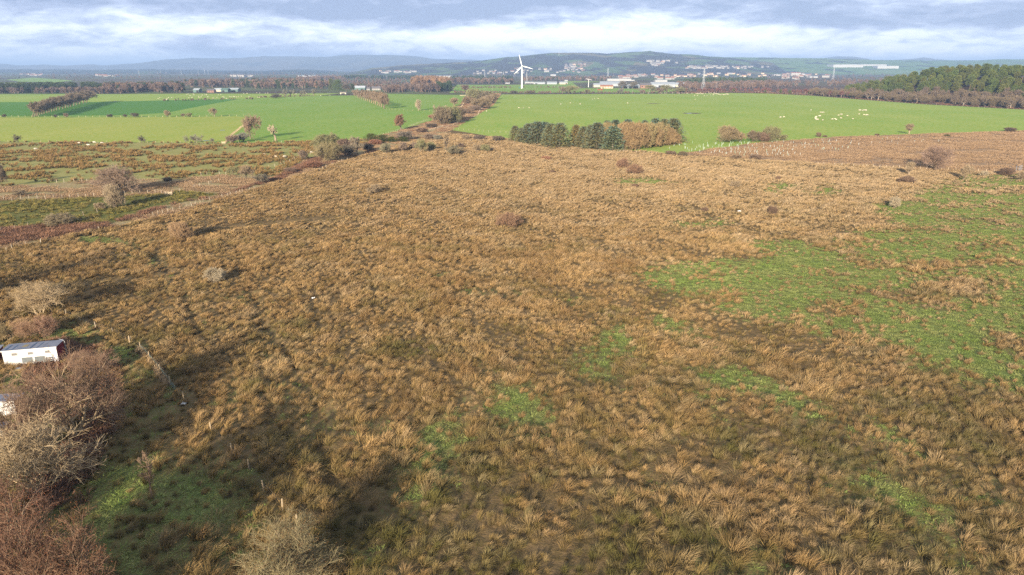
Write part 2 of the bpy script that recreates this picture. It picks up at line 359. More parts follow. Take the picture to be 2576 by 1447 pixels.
sheet('centre_back_pasture', [(905, 240), (960, 236), (1090, 238), (1170, 240), (1165, 262), (1160, 272), (1020, 285), (965, 273)], G_EMER)
sheet('distant_pasture', [(1130, 234), (1260, 234), (1500, 233), (1700, 233), (1840, 231), (1800, 224), (1560, 222), (1460, 222), (1440, 208), (1560, 206), (1420, 204), (1400, 212), (1250, 214), (1150, 213), (1140, 225)], G_EMER, .036)
sheet('rush_pasture', RUSHP, G_RUSH)
sheet('rush_bed', RUSHG, G_RUSHG)
sheet('planted_rough', BROWN, G_BROWN)
sheet('old_trackbed', STRIPP, G_STRIP, .026)
sheet('far_left_field', [P(1, *q) for q in ((60, 350), (330, 330), (560, 345), (740, 360), (560, 378), (200, 372))], G_EMER, .5)

MUD = mat('mud', (.07, .05, .04), (.10, .075, .06), .3)
def patch(name, X, Y, rx, ry, m, z=.05, seed=0):
    random.seed(seed); x0, y0 = at(X, Y); pts = []
    ax = wid(X, Y, rx); y1 = at(X, Y - ry)[1]; ay = (y1 - y0)
    for k in range(28):
        t = 2 * math.pi * k / 28; q = random.uniform(.7, 1.15); pts.append((x0 + ax * q * math.cos(t), y0 + ay * q * math.sin(t)))
    return sheet(name, pts, m, z, img=False)
WATER = mat('puddle_water', (.06, .07, .08), (.10, .11, .12), .2, rough=.06, spec=.5)
patch('mud_patch', *P(3, 1810, 687), 27, 1.3, MUD, .05, 1); patch('mud_patch', *P(3, 1420, 590), 16, .9, mat('worn_turf', (.13, .14, .05), (.11, .09, .05), .2), .05, 2)
patch('puddle', *P(3, 1780, 688), 7, .5, WATER, .056, 3)
for q, rx in (((2, 2330, 640), 9), ((1, 2235, 858), 8), ((1, 2070, 962), 9)):
    patch('mud_patch' if q[0] == 2 else 'puddle', *P(*q), rx, 1.0 if q[0] == 2 else .5, MUD if q[0] == 2 else WATER, .06, int(rx))

# ---------------------------------------------------------------- hills and mountains
def hill(name, prof, D0, D1, m, back=1.25, seed=0, rough=.06, step=14, bulge=.75):
    """a range whose skyline follows prof [(X, Y)...] at distance D1; its foot is at D0"""
    xs = np.arange(prof[0][0], prof[-1][0] + .1, step / 1.0); ys = np.interp(xs, [p[0] for p in prof], [p[1] for p in prof])
    ys = ys - (vn(xs / 9, xs * 0 + 2, seed) - .5) * .9 - (vn(xs / 31, xs * 0, seed + 3) - .5) * 1.1
    u = (xs - 1288) / F / CP; hh = np.maximum(0, H + (172 - ys) / F * D1 / CP ** 2 * .97)
    edge = np.minimum(1, np.minimum(np.arange(len(xs)), len(xs) - 1 - np.arange(len(xs))) / 5.0)
    rows = []; ts = np.linspace(0, 1, 22)
    for t in ts:
        D = D0 + (D1 - D0) * t; s = (t * t * (3 - 2 * t)) ** bulge
        z = hh * edge * s * (1 + rough * (fbm(xs / 60 + 5, xs * 0 + t * 6, seed, 4) - .5) * 4 * (1 - t) * t * 4)
        rows.append(np.stack([u * D, np.full(len(xs), D), z - .5], 1))
    for t in (.5, 1.0):
        D = D1 * (1 + (back - 1) * t); rows.append(np.stack([u * D, np.full(len(xs), D), hh * edge * (1 - t) ** 1.5 - .5 - 2 * t], 1))
    n = len(xs); V = np.concatenate(rows); k = len(rows)
    i = np.arange(k - 1)[:, None] * n + np.arange(n - 1)[None, :]
    q = np.stack([i, i + 1, i + 1 + n, i + n], -1).reshape(-1, 4)
    return tag(ob(name, mesh_np(name, V, [q], [m], smooth=True)), kind='structure')
def hill_mat(name, cols, s1, s2, thr=.5):
    m = bpy.data.materials.new(name); m.use_nodes = True; nt = m.node_tree; N = nt.nodes.new; L = nt.links.new
    b = nt.nodes['Principled BSDF']; b.inputs['Roughness'].default_value = 1; b.inputs['Specular IOR Level'].default_value = 0
    tc = N('ShaderNodeTexCoord'); mp = N('ShaderNodeMapping'); L(tc.outputs['Object'], mp.inputs[0]); mp.inputs['Scale'].default_value = (1, .55, 3)
    vo = N('ShaderNodeTexVoronoi'); vo.inputs['Scale'].default_value = s1; L(mp.outputs[0], vo.inputs['Vector'])
    nz = N('ShaderNodeTexNoise'); nz.inputs['Scale'].default_value = s2; nz.inputs['Detail'].default_value = 7; nz.inputs['Roughness'].default_value = .65; L(mp.outputs[0], nz.inputs['Vector'])
    cr = N('ShaderNodeValToRGB'); cr.color_ramp.interpolation = 'CONSTANT'; e = cr.color_ramp.elements
    sp = N('ShaderNodeSeparateColor'); L(vo.outputs['Color'], sp.inputs[0]); L(sp.outputs[0], cr.inputs[0])
    e[0].position = 0; e[0].color = (*cols[0], 1); e[1].position = .33; e[1].color = (*cols[1], 1); k = e.new(.66); k.color = (*cols[2], 1)
    mr = N('ShaderNodeMapRange'); mr.inputs[1].default_value = thr - .02; mr.inputs[2].default_value = thr + .03; L(nz.outputs['Fac'], mr.inputs[0])
    mx = N('ShaderNodeMix'); mx.data_type = 'RGBA'; L(mr.outputs[0], mx.inputs[0]); L(cr.outputs[0], mx.inputs[6]); mx.inputs[7].default_value = (*cols[3], 1)
    L(mx.outputs[2], b.inputs['Base Color']); return m
M_HILL = hill_mat('hill_fields', ((.10, .14, .055), (.15, .13, .07), (.085, .13, .05), (.045, .042, .04)), .0028, .0042, .47)
M_HILL2 = hill_mat('hill_pasture', ((.11, .18, .05), (.13, .19, .06), (.09, .16, .04), (.03, .033, .025)), .0025, .0045, .56)
M_MOOR = hill_mat('moorland', ((.09, .08, .05), (.08, .075, .05), (.10, .085, .06), (.05, .05, .045)), .0006, .0011, .55)
M_WOODHILL = hill_mat('wooded_ridge_cover', ((.05, .07, .03), (.08, .12, .04), (.05, .06, .035), (.028, .032, .025)), .002, .003, .45)
hill('mountains', [(-700, 166), (-300, 162), (0, 162), (80, 161), (118, 161), (175, 166), (225, 164.5), (263, 166.5), (333, 163), (358, 166), (425, 162), (500, 153), (570, 150), (644, 151), (720, 146.5), (870, 147.5), (907, 144), (1020, 144), (1075, 146.5), (1107, 152), (1200, 153.7), (1300, 160), (1420, 167)], 9500, 12300, M_MOOR, seed=4)
hill('mountains', [(1900, 160), (1980, 153), (2027, 146), (2045, 148), (2065, 147), (2110, 154), (2160, 155), (2205, 152), (2220, 148.5), (2250, 153), (2330, 157), (2420, 162)], 9800, 12400, M_MOOR, seed=9)
hill('wooded_ridge', [(-900, 173), (0, 172.5), (60, 173.5), (200, 174), (320, 175), (450, 174), (560, 175.5), (700, 176.5), (740, 176), (790, 174.5), (830, 175), (880, 177.5), (960, 178)], 5600, 7600, M_WOODHILL, seed=14)
hill('hills', [(900, 176), (1020, 167), (1100, 162), (1180, 158), (1240, 153), (1288, 148), (1350, 142), (1410, 139.5), (1480, 138.5), (1500, 141), (1540, 138.5), (1600, 137), (1612, 138), (1640, 141), (1700, 143), (1740, 147), (1800, 152), (1880, 160), (1960, 172)], 4300, 6300, M_HILL, seed=21, rough=.1)
hill('hills', [(1560, 172), (1640, 158), (1720, 150), (1760, 148), (1850, 149.5), (1932, 150), (2000, 151), (2100, 153.5), (2180, 155), (2300, 155), (2400, 154), (2450, 153), (2500, 150), (2576, 148), (2800, 147), (3000, 160)], 5000, 7400, M_HILL2, seed=33, rough=.1)

# ---------------------------------------------------------------- plant prototypes
def veg_mat(name, base, tip, alt, inst=True, tint=False, cell=.25):
    """blades: base -> tip along the attribute t, varied by a noise in the world, by instance and by the patch tint"""
    m = bpy.data.materials.new(name); m.use_nodes = True; nt = m.node_tree; N = nt.nodes.new; L = nt.links.new
    b = nt.nodes['Principled BSDF']; b.inputs['Roughness'].default_value = .8; b.inputs['Specular IOR Level'].default_value = .12
    def mix(f, x, y, bt='MIX'):
        n = N('ShaderNodeMix'); n.data_type = 'RGBA'; n.blend_type = bt
        if isinstance(f, float): n.inputs[0].default_value = f
        else: L(f, n.inputs[0])
        for i, v in ((6, x), (7, y)):
            if isinstance(v, tuple): n.inputs[i].default_value = (*v, 1)
            else: L(v, n.inputs[i])
        return n.outputs[2]
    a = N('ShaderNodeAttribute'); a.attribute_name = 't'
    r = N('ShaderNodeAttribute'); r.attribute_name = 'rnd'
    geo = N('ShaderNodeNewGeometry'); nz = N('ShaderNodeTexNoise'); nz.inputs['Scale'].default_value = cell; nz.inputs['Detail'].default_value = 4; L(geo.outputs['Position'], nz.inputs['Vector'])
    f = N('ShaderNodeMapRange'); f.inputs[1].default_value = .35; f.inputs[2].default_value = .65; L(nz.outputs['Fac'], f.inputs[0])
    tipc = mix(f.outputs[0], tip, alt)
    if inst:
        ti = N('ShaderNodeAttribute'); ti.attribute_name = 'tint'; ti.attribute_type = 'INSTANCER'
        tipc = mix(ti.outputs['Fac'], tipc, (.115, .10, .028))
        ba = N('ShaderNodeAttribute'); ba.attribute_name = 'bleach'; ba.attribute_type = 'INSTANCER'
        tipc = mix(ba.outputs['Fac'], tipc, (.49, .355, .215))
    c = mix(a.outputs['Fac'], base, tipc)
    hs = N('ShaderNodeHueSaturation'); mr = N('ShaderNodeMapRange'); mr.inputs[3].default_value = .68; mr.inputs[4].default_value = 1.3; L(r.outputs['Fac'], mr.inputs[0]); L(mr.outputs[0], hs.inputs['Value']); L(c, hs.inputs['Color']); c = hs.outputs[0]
    if tint:
        oi = N('ShaderNodeObjectInfo'); c = mix(1.0, c, oi.outputs['Color'], 'MULTIPLY')
    L(c, b.inputs['Base Color']); return m
def tuft_mesh(name, n, h, rad, w, mt, seed, lean=(.42, .14), spread=.75, base_r=.2, hvar=.35):
    r = np.random.default_rng(seed); ph = r.uniform(0, 2 * np.pi, n); q = np.sqrt(r.uniform(0, 1, n))
    b = np.stack([np.cos(ph) * q * base_r * rad, np.sin(ph) * q * base_r * rad, np.zeros(n) - .03], 1)
    out = q * spread * rad * r.uniform(.6, 1.25, n); hh = h * (1 - hvar * q ** 2) * r.uniform(.7, 1.1, n); ln = r.uniform(.4, 1.3, n)
    jit = r.normal(0, .08, (n, 2)) * rad
    mid = b + np.stack([np.cos(ph) * out * .38 + lean[0] * h * .25 * ln, np.sin(ph) * out * .38 + lean[1] * h * .25 * ln, hh * .62], 1)
    tip = b + np.stack([np.cos(ph) * out + lean[0] * h * ln + jit[:, 0], np.sin(ph) * out + lean[1] * h * ln + jit[:, 1], hh * r.uniform(.86, 1.05, n)], 1)
    sa = r.uniform(0, np.pi, n); s = np.stack([np.cos(sa), np.sin(sa) * .5, np.zeros(n)], 1) * w
    V = np.stack([b - s * .6, b + s * .6, mid - s, mid + s, tip], 1).reshape(-1, 3); k = np.arange(n)[:, None] * 5
    T = np.tile(np.array([0, 0, .62, .62, 1.0]), n); rn = np.repeat(r.uniform(0, 1, n), 5)
    return mesh_np(name, V, [k + np.array([[0, 1, 3, 2]]), k + np.array([[2, 3, 4]])], [mt], attrs={'t': T, 'rnd': rn})
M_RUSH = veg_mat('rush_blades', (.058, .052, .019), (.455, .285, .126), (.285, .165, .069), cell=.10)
M_GRASS = veg_mat('turf_blades', (.06, .10, .025), (.22, .285, .065), (.34, .335, .115), inst=False, cell=.18)
M_BRACKEN = veg_mat('bracken_fronds', (.06, .038, .025), (.26, .14, .085), (.19, .10, .065), inst=False, cell=.2)
M_DARKRUSH = veg_mat('dark_rush_blades', (.06, .05, .018), (.31, .19, .08), (.22, .14, .05), inst=False, cell=.15)
M_FINE = veg_mat('fine_dead_grass', (.17, .105, .055), (.40, .275, .165), (.31, .205, .122), inst=False, cell=.12)
def proto(me):
    return bpy.data.objects.new(me.name, me)        # never linked: a source for the scattered stuff only
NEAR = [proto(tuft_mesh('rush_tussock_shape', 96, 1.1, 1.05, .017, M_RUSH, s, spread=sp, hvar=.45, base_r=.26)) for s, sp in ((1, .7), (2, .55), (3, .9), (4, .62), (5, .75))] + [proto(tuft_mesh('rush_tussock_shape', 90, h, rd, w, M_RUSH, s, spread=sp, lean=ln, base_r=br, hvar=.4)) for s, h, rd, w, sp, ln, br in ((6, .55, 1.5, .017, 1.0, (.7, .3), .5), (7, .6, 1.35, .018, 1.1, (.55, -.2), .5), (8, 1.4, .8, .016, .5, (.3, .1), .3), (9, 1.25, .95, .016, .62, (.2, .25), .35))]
MIDT = [proto(tuft_mesh('rush_tussock_shape', 46, 1.05, 1.05, .034, M_RUSH, s, spread=sp)) for s, sp in ((11, .8), (12, .7), (13, .95))]
FART = [proto(tuft_mesh('rush_tussock_shape', 26, .95, 1.1, .06, M_RUSH, s, spread=.85)) for s in (21, 22)]
TURF = [proto(tuft_mesh('turf_tuft_shape', 30, .22, .55, .03, M_GRASS, s, spread=1.0, base_r=.7, hvar=.2)) for s in (31, 32, 33)]
BRAK = [proto(tuft_mesh('bracken_shape', 34, .75, .9, .05, M_BRACKEN, s, spread=1.0, base_r=.6, lean=(.15, .1))) for s in (41, 42, 43)]
DRSH = [proto(tuft_mesh('dark_rush_shape', 34, .9, .95, .045, M_DARKRUSH, s, spread=.6, lean=(.2, .1))) for s in (51, 52, 53)]
FINE = [proto(tuft_mesh('fine_grass_shape', 26, .5, 1.0, .045, M_FINE, s, spread=1.1, base_r=.8, lean=(.35, .1))) for s in (61, 62)]

def scatter(name, pts, scale, rot, idx, protos, label, cat, tint=None, bleach=None):
    """one piece of ground cover: a point cloud that carries plant meshes"""
    me = bpy.data.meshes.new(name); pts = np.asarray(pts, np.float32); me.vertices.add(len(pts)); me.vertices.foreach_set('co', pts.ravel())
    for k, v in (('scl', scale), ('rotz', rot), ('tint', tint), ('bleach', bleach)):
        if v is None: continue
        a = me.attributes.new(k, 'FLOAT', 'POINT'); a.data.foreach_set('value', np.asarray(v, np.float32))
    a = me.attributes.new('pick', 'INT', 'POINT'); a.data.foreach_set('value', np.asarray(idx, np.int32))
    o = ob(name, me); g = bpy.data.node_groups.new(name, 'GeometryNodeTree'); N = g.nodes.new; L = g.links.new
    g.interface.new_socket('Geometry', in_out='INPUT', socket_type='NodeSocketGeometry'); g.interface.new_socket('Geometry', in_out='OUTPUT', socket_type='NodeSocketGeometry')
    gi = N('NodeGroupInput'); go = N('NodeGroupOutput'); ip = N('GeometryNodeInstanceOnPoints'); jn = N('GeometryNodeJoinGeometry')
    m2p = N('GeometryNodeMeshToPoints'); L(gi.outputs[0], m2p.inputs[0]); L(m2p.outputs[0], ip.inputs['Points'])
    for p in reversed(protos):
        oi = N('GeometryNodeObjectInfo'); oi.inputs['Object'].default_value = p; oi.inputs['As Instance'].default_value = False
        ti = N('GeometryNodeGeometryToInstance'); L(oi.outputs['Geometry'], ti.inputs[0]); L(ti.outputs[0], jn.inputs[0])
    L(jn.outputs[0], ip.inputs['Instance']); ip.inputs['Pick Instance'].default_value = True
    def na(n, t):
        x = N('GeometryNodeInputNamedAttribute'); x.data_type = t; x.inputs[0].default_value = n; return x.outputs[0]
    L(na('pick', 'INT'), ip.inputs['Instance Index']); L(na('scl', 'FLOAT'), ip.inputs['Scale'])
    cx = N('ShaderNodeCombineXYZ'); L(na('rotz', 'FLOAT'), cx.inputs[2]); er = N('FunctionNodeEulerToRotation'); L(cx.outputs[0], er.inputs[0]); L(er.outputs[0], ip.inputs['Rotation'])
    L(ip.outputs[0], go.inputs[0])
    md = o.modifiers.new('scatter', 'NODES'); md.node_group = g
    return tag(o, label, cat, kind='stuff')

def jgrid(z0, z1, s, r):
    """jittered points on the ground between two depths, over the width that can be seen with a margin"""
    ys = np.arange(z0, z1, s); out = []
    for y in ys:
        w = (y + 16) * .80 + 14; xs = np.arange(-w, w, s); out.append(np.stack([xs, np.full(len(xs), y)], 1))
    p = np.concatenate(out); return p + r.uniform(-.5, .5, p.shape) * s * 1.15
def build_rushes():
    r = np.random.default_rng(5); PT, SC, RO, ID, TI, BL = [], [], [], [], [], []
    T = {k: [] for k in ('p', 's')}
    for z0, z1, s, lod, size in  ((30, 95, .86, 0, 1.0), (95, 175, .84, 1, .95), (175, 345, .9, 2, .98), (345, 520, 1.2, 2, 1.15)):
        p = jgrid(z0, z1, s, r); x, y = p[:, 0], p[:, 1]; px, py = proj(x, y)
        ok = inpoly(px, py, MAIN); x, y, px, py = x[ok], y[ok], px[ok], py[ok]
        g = green_amt(x, y); dens = 1 - g
        dens = np.maximum(dens, .34 * (vn(x / 2.5, y / 2.5, 63) > .42) * (px < 1500)) * np.clip(.5 + 2.6 * (fbm(x / 3.4, y / 2.4, 61, 3) - .34), .5, 1)
        # tight against the ground where it is grassy: only small leftover clumps
        g1 = green_one(x + r.normal(0, 1.5, len(x)), y + r.normal(0, 2.6, len(x))); dens = np.where(g1 > .3, np.minimum(dens, .16 + .16 * (py > 850) + .5 * (vn(x / 2.6, y / 2.6, 88) > .56)), dens)
        keep = r.uniform(0, 1, len(x)) < np.maximum(dens, .06 * (fbm(x / 4, y / 4, 7, 2) > .5))
        big = fbm(x / 22, y / 14, 13, 4); fine = vn(x / 2.2, y / 2.2, 19)
        sc = size * (.42 + .6 * vn(x / 1.9, y / 1.9, 23) + .75 * fbm(x / 7, y / 4.5, 29, 3) * .6 + .5 * (big - .5)) * r.uniform(.75, 1.2, len(x))
        a0, a1 = at(1640, 805), at(2300, 1120); dl = math.hypot(a1[0] - a0[0], a1[1] - a0[1]); ux, uy = (a1[0] - a0[0]) / dl, (a1[1] - a0[1]) / dl
        st = fbm((-x * uy + y * ux) / 3.2, (x * ux + y * uy) / 26, 71, 3); sc *= .62 + .85 * st
        keep_streak = (st < .36) & (r.uniform(0, 1, len(x)) < .3)
        dl_ = np.minimum.reduce([linedist(px, py, t) for t in DITCH_AND_SHADE]); keep_streak |= (dl_ < 4.5) & (r.uniform(0, 1, len(x)) < .5); sc *= np.where(dl_ < 9, .7, 1); keep &= ~keep_streak
        sc *= np.where(g > .5, .7, 1)
        # olive, still green rushes in drifts; the left middle of the field is darker, the far right paler
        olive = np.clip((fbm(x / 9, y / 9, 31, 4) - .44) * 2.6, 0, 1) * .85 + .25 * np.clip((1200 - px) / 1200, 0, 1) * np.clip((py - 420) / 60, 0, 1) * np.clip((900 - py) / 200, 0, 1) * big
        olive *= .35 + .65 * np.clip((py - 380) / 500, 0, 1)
        olive += np.clip((py - 700) / 600, 0, 1) * (.12 + .75 * np.clip((fbm(x / 5, y / 4, 47, 4) - .38) * 3, 0, 1)) * .75  # extra olive toward the foreground, partly cloud shade painted into the tint
        bl = np.clip((fbm(x / 6, y / 4, 37, 4) - .5) * 2.2, 0, .8) * .6 + .5 * np.clip((640 - py) / 200, 0, 1) * np.clip((px - 400) / 900, 0, 1)
        bl *= 1 - .5 * np.clip((py - 700) / 500, 0, 1)  # less bleach in the foreground, part of the same painted shade
        bl += .12 * np.clip((px - 1200) / 900, 0, 1)
        T['p'].append(np.stack([x[~keep & (g > .3)], y[~keep & (g > .3)]], 1)); T['s'].append(np.full((~keep & (g > .3)).sum(), s))
        x, y = x[keep], y[keep]
        PT.append(np.stack([x, y, ground_z(x, y) - .02], 1)); SC.append(sc[keep]); RO.append(r.normal(0, .95, len(x)))
        n0, n = ((0, 9), (9, 3), (12, 2))[lod]; ID.append(n0 + r.integers(0, n, len(x)))
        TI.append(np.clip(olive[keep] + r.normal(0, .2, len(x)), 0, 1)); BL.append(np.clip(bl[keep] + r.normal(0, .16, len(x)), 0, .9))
    PT = np.concatenate(PT)
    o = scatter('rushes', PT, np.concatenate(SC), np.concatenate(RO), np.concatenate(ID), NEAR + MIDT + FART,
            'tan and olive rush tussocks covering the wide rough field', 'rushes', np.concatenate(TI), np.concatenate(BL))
    print('rush tussocks', len(PT))
    p = np.concatenate(T['p']); s = np.concatenate(T['s']); d = np.hypot(p[:, 0], p[:, 1]); k = d < 400; p, s = p[k], s[k]
    p = np.concatenate([p, p + r.uniform(-.5, .5, p.shape)]); s = np.concatenate([s, s])
    scatter('short_grass', np.stack([p[:, 0], p[:, 1], ground_z(p[:, 0], p[:, 1])], 1), s * 1.25 * r.uniform(.6, 1.25, len(p)), r.uniform(0, 6.3, len(p)), r.integers(0, 3, len(p)), TURF,
            'short bright green grass in the gaps between the rush tussocks', 'grass')
    print('turf', len(p))
build_rushes()
def area_pts(poly, s, r, ext=0):
    px = np.array([q[0] for q in poly]); q = np.array([at(max(-420, min(2990, a)), b) for a, b in poly])
    lo, hi = q.min(0), q.max(0); xs = np.arange(lo[0], hi[0], s); ys = np.arange(lo[1], hi[1], s)
    g = np.stack(np.meshgrid(xs, ys), -1).reshape(-1, 2); g = g + r.uniform(-.5, .5, g.shape) * s
    X, Y = proj(g[:, 0], g[:, 1]); k = inpoly(X, Y, poly) & (X > -260) & (X < 2836); return g[k], X[k], Y[k]
def build_side_cover():
    r = np.random.default_rng(15)
    p, X, Y = area_pts(RUSHP, 1.45, r); d = fbm(p[:, 0] / 11, p[:, 1] / 11, 3, 4)
    k = r.uniform(0, 1, len(p)) < np.clip((d - .47) * 5, 0.03, .6); p = p[k]
    scatter('dark_rushes', np.stack([p[:, 0], p[:, 1], p[:, 0] * 0], 1), r.uniform(1.1, 2.3, len(p)), r.normal(0, .8, len(p)), r.integers(0, 3, len(p)), DRSH, 'brown rush clumps dotted over the grazed left pasture', 'rushes'); print('dark', len(p))
    p, X, Y = area_pts(RUSHG, 1.2, r); k = r.uniform(0, 1, len(p)) < np.clip((fbm(p[:, 0] / 6, p[:, 1] / 6, 6, 3) - .36) * 4, .05, .9); p = p[k]
    tg = tuft_mesh('olive_rush_shape', 32, .7, .95, .05, veg_mat('olive_rush_blades', (.06, .06, .016), (.20, .18, .045), (.29, .22, .08), inst=False, cell=.1), 71, spread=.8)
    scatter('olive_rushes', np.stack([p[:, 0], p[:, 1], p[:, 0] * 0], 1), r.uniform(.8, 1.5, len(p)), r.uniform(0, 6, len(p)), r.integers(0, 1, len(p)), [proto(tg)], 'olive green rushes in the small fenced plot at the left', 'rushes')
    p, X, Y = area_pts(BROWN, 1.6, r); k = r.uniform(0, 1, len(p)) < np.clip((fbm(p[:, 0] / 14, p[:, 1] / 9, 6, 4) - .30) * 4, .2, .95); p = p[k]
    scatter('dead_grass', np.stack([p[:, 0], p[:, 1], p[:, 0] * 0], 1), r.uniform(1.1, 2.0, len(p)), r.normal(0, .6, len(p)), r.integers(0, 2, len(p)), FINE, 'reddish brown dead grass among the planted tree guards', 'grass'); print('fine', len(p))
    # bracken along the old track bed, pale grass on its banks
    p, X, Y = area_pts(STRIPP, .8, r); n = fbm(p[:, 0] / 8, p[:, 1] / 8, 9, 4)
    lines = [[(-300, 612), (0, 596), (180, 572), (300, 545), (420, 505), (560, 478), (700, 445), (760, 420), (800, 400), (860, 370)], [(520, 470), (600, 455), (660, 440)]]
    ld = np.minimum(linedist(X, Y, lines[0]), linedist(X, Y, lines[1])); w = np.clip((Y - 340) / 16, 4, 16)
    k = (r.uniform(0, 1, len(p)) < np.clip(1.5 - ld / w, 0, 1) * (n > .3)) | (r.uniform(0, 1, len(p)) < .12 * (n > .58)); b = p[k]
    scatter('bracken', np.stack([b[:, 0], b[:, 1], b[:, 0] * 0], 1), r.uniform(.9, 1.7, len(b)), r.uniform(0, 6, len(b)), r.integers(0, 3, len(b)), BRAK, 'dead red brown bracken along the old track bed', 'bracken'); print('bracken', len(b))
    b = p[~k & (n > .40)]; b = b[r.uniform(0, 1, len(b)) < .8]
    scatter('bank_grass', np.stack([b[:, 0], b[:, 1], b[:, 0] * 0], 1), r.uniform(.8, 1.4, len(b)), r.normal(0, .9, len(b)), r.integers(0, 2, len(b)), FINE, 'pale straw coloured grass on the banks of the old track bed', 'grass'); print('bank', len(b))
    # scrub floor under the hedges by the sheds
    q = [(-60, 870), (140, 850), (255, 870), (300, 930), (290, 1050), (230, 1180), (210, 1260), (-60, 1300)]
    p, X, Y = area_pts(q, .55, r); k = r.uniform(0, 1, len(p)) < .8 * (fbm(p[:, 0] / 3, p[:, 1] / 3, 2, 3) > .4) * (X > 60 - 0 * Y); p = p[k]
    scatter('brambles', np.stack([p[:, 0], p[:, 1], ground_z(p[:, 0], p[:, 1])], 1), r.uniform(.7, 1.4, len(p)), r.uniform(0, 6, len(p)), r.integers(0, 3, len(p)), BRAK, 'purple brown brambles sprawling between the white shed and the grass', 'brambles')
build_side_cover()
def build_rough_strip():
    r = np.random.default_rng(25)
    q = [(-900, 500), (0, 470), (220, 455), (420, 452), (560, 440), (700, 445), (560, 490), (440, 480), (420, 488), (180, 500), (0, 505), (-900, 505)]
    sheet('rough_strip', q, G_STRIP, .028)
    p, X, Y = area_pts(q, 1.1, r); n = fbm(p[:, 0] / 9, p[:, 1] / 6, 9, 4); k = n > .43; p = p[k]
    scatter('rough_grass', np.stack([p[:, 0], p[:, 1], p[:, 0] * 0], 1), r.uniform(.8, 1.7, len(p)), r.normal(0, .9, len(p)), r.integers(0, 2, len(p)), FINE, 'rough tan grass beyond the old track bed at the left', 'grass')
build_rough_strip()

# ---------------------------------------------------------------- trees
def tubes(segs, sides):
    s = np.asarray(segs, float).reshape(-1, 8); p, q, r0, r1 = s[:, :3], s[:, 3:6], s[:, 6], s[:, 7]
    d = q - p; d /= np.linalg.norm(d, axis=1, keepdims=True) + 1e-9
    ref = np.where(np.abs(d[:, 2:3]) < .9, np.array([[0, 0, 1.]]), np.array([[1., 0, 0]]))
    a = np.cross(d, ref); a /= np.linalg.norm(a, axis=1, keepdims=True) + 1e-9; b = np.cross(d, a)
    th = np.arange(sides) * 2 * np.pi / sides; ring = a[:, None] * np.cos(th)[None, :, None] + b[:, None] * np.sin(th)[None, :, None]
    V = np.concatenate([p[:, None] + ring * r0[:, None, None], q[:, None] + ring * r1[:, None, None]], 1).reshape(-1, 3)
    k = np.arange(sides); f = np.stack([k, (k + 1) % sides, sides + (k + 1) % sides, sides + k], 1)
    return V, (np.arange(len(s))[:, None, None] * 2 * sides + f[None]).reshape(-1, 4)
def bare(seed, lv=(8, 7, 7, 6), trunk=.25, spread=1.0, up=.25, wind=(0, 0), r0=.03, stems=1, twig=.0034, crook=.2, droop=0.0, fan=.5, leaf=0.0, leafn=1):
    """a leafless tree one unit tall: (thick limbs, twigs, leaves, crown width)"""
    rg = random.Random(seed); thick, thin, leaves = [], [], []
    Ls = [.50, .40 * spread, .27 * spread, .15 * spread, .085 * spread]
    W = Vector((wind[0], wind[1], 0))
    def grow(p, d, L, r, lev, n0):
        k = 5 if lev == 0 else 4 if lev < 3 else 2; pts = [(p, r)]; st = L / k; dd = d.copy()
        for i in range(k):
            g = up * .35 if lev in (1, 2) else -droop if lev > 2 else .12
            dd = (dd + Vector((rg.gauss(0, crook), rg.gauss(0, crook), rg.gauss(0, crook) + g)) * .55 + W * (.12 + .1 * lev)).normalized()
            q = p + dd * st; rr = r * (1 - .62 * (i + 1) / k) if lev < 4 else r * .6
            (thick if lev < 3 else thin).append((*p, *q, pts[-1][1], rr)); p = q; pts.append((p, rr))
        if lev >= len(lv):
            for _ in range(leafn if leaf else 0):
                leaves.append((p + Vector((rg.gauss(0, .02), rg.gauss(0, .02), rg.gauss(0, .02))), leaf * rg.uniform(.6, 1.3), Vector((rg.gauss(0, 1), rg.gauss(0, 1), rg.gauss(0, 1))).normalized()))
            return
        n = max(2, int(lv[lev] * rg.uniform(.8, 1.25)))
        lo = trunk / .5 if lev == 0 else .22
        for j in range(n):
            t = lo + (1 - lo) * (j + rg.random()) / n; t = min(t, .99); i = int(t * k); f = t * k - i
            a, b = pts[i], pts[i + 1]; q = a[0].lerp(b[0], f); rr = a[1] + (b[1] - a[1]) * f
            base = (b[0] - a[0]).normalized(); ax = base.orthogonal().normalized(); az = rg.uniform(0, 6.283) + j * 2.4
            side = (ax * math.cos(az) + base.cross(ax) * math.sin(az)); an = rg.uniform(.55, 1.15) if lev else rg.uniform(.5, 1.25)
            nd = (base * math.cos(an) + side * math.sin(an)); nd = (nd + Vector((0, 0, up * .5))).normalized()
            grow(q, nd, Ls[lev + 1] * rg.uniform(.6, 1.2) * (1.1 - .45 * t), max(rr * .62, twig) if lev < 2 else twig * (1.5 if lev == 2 else 1), lev + 1, j)
    for s in range(stems):
        a = 6.283 * s / stems + rg.random(); k = 0 if stems == 1 else fan * rg.uniform(.35, 1)
        grow(Vector((math.cos(a) * .012 * stems ** .5, math.sin(a) * .012 * stems ** .5, -.01)), Vector((math.cos(a) * k, math.sin(a) * k, 1)).normalized(), Ls[0] * rg.uniform(.8, 1.05), r0 * (1 if stems == 1 else 1.5 / stems ** .6), 0, s)
    tk, tn = np.array(thick), np.array(thin); zs = np.concatenate([tk[:, 5], tn[:, 5]]); top = np.percentile(zs, 99.6)
    tk[:, :8] /= top; tn[:, :8] /= top
    leaves = [(p / top, s / top, n) for p, s, n in leaves]
    xy = np.percentile(np.hypot(tn[:, 3] - tn[:, 3].mean() , tn[:, 4] - tn[:, 4].mean()), 96)
    return tk, tn, leaves, 2 * xy
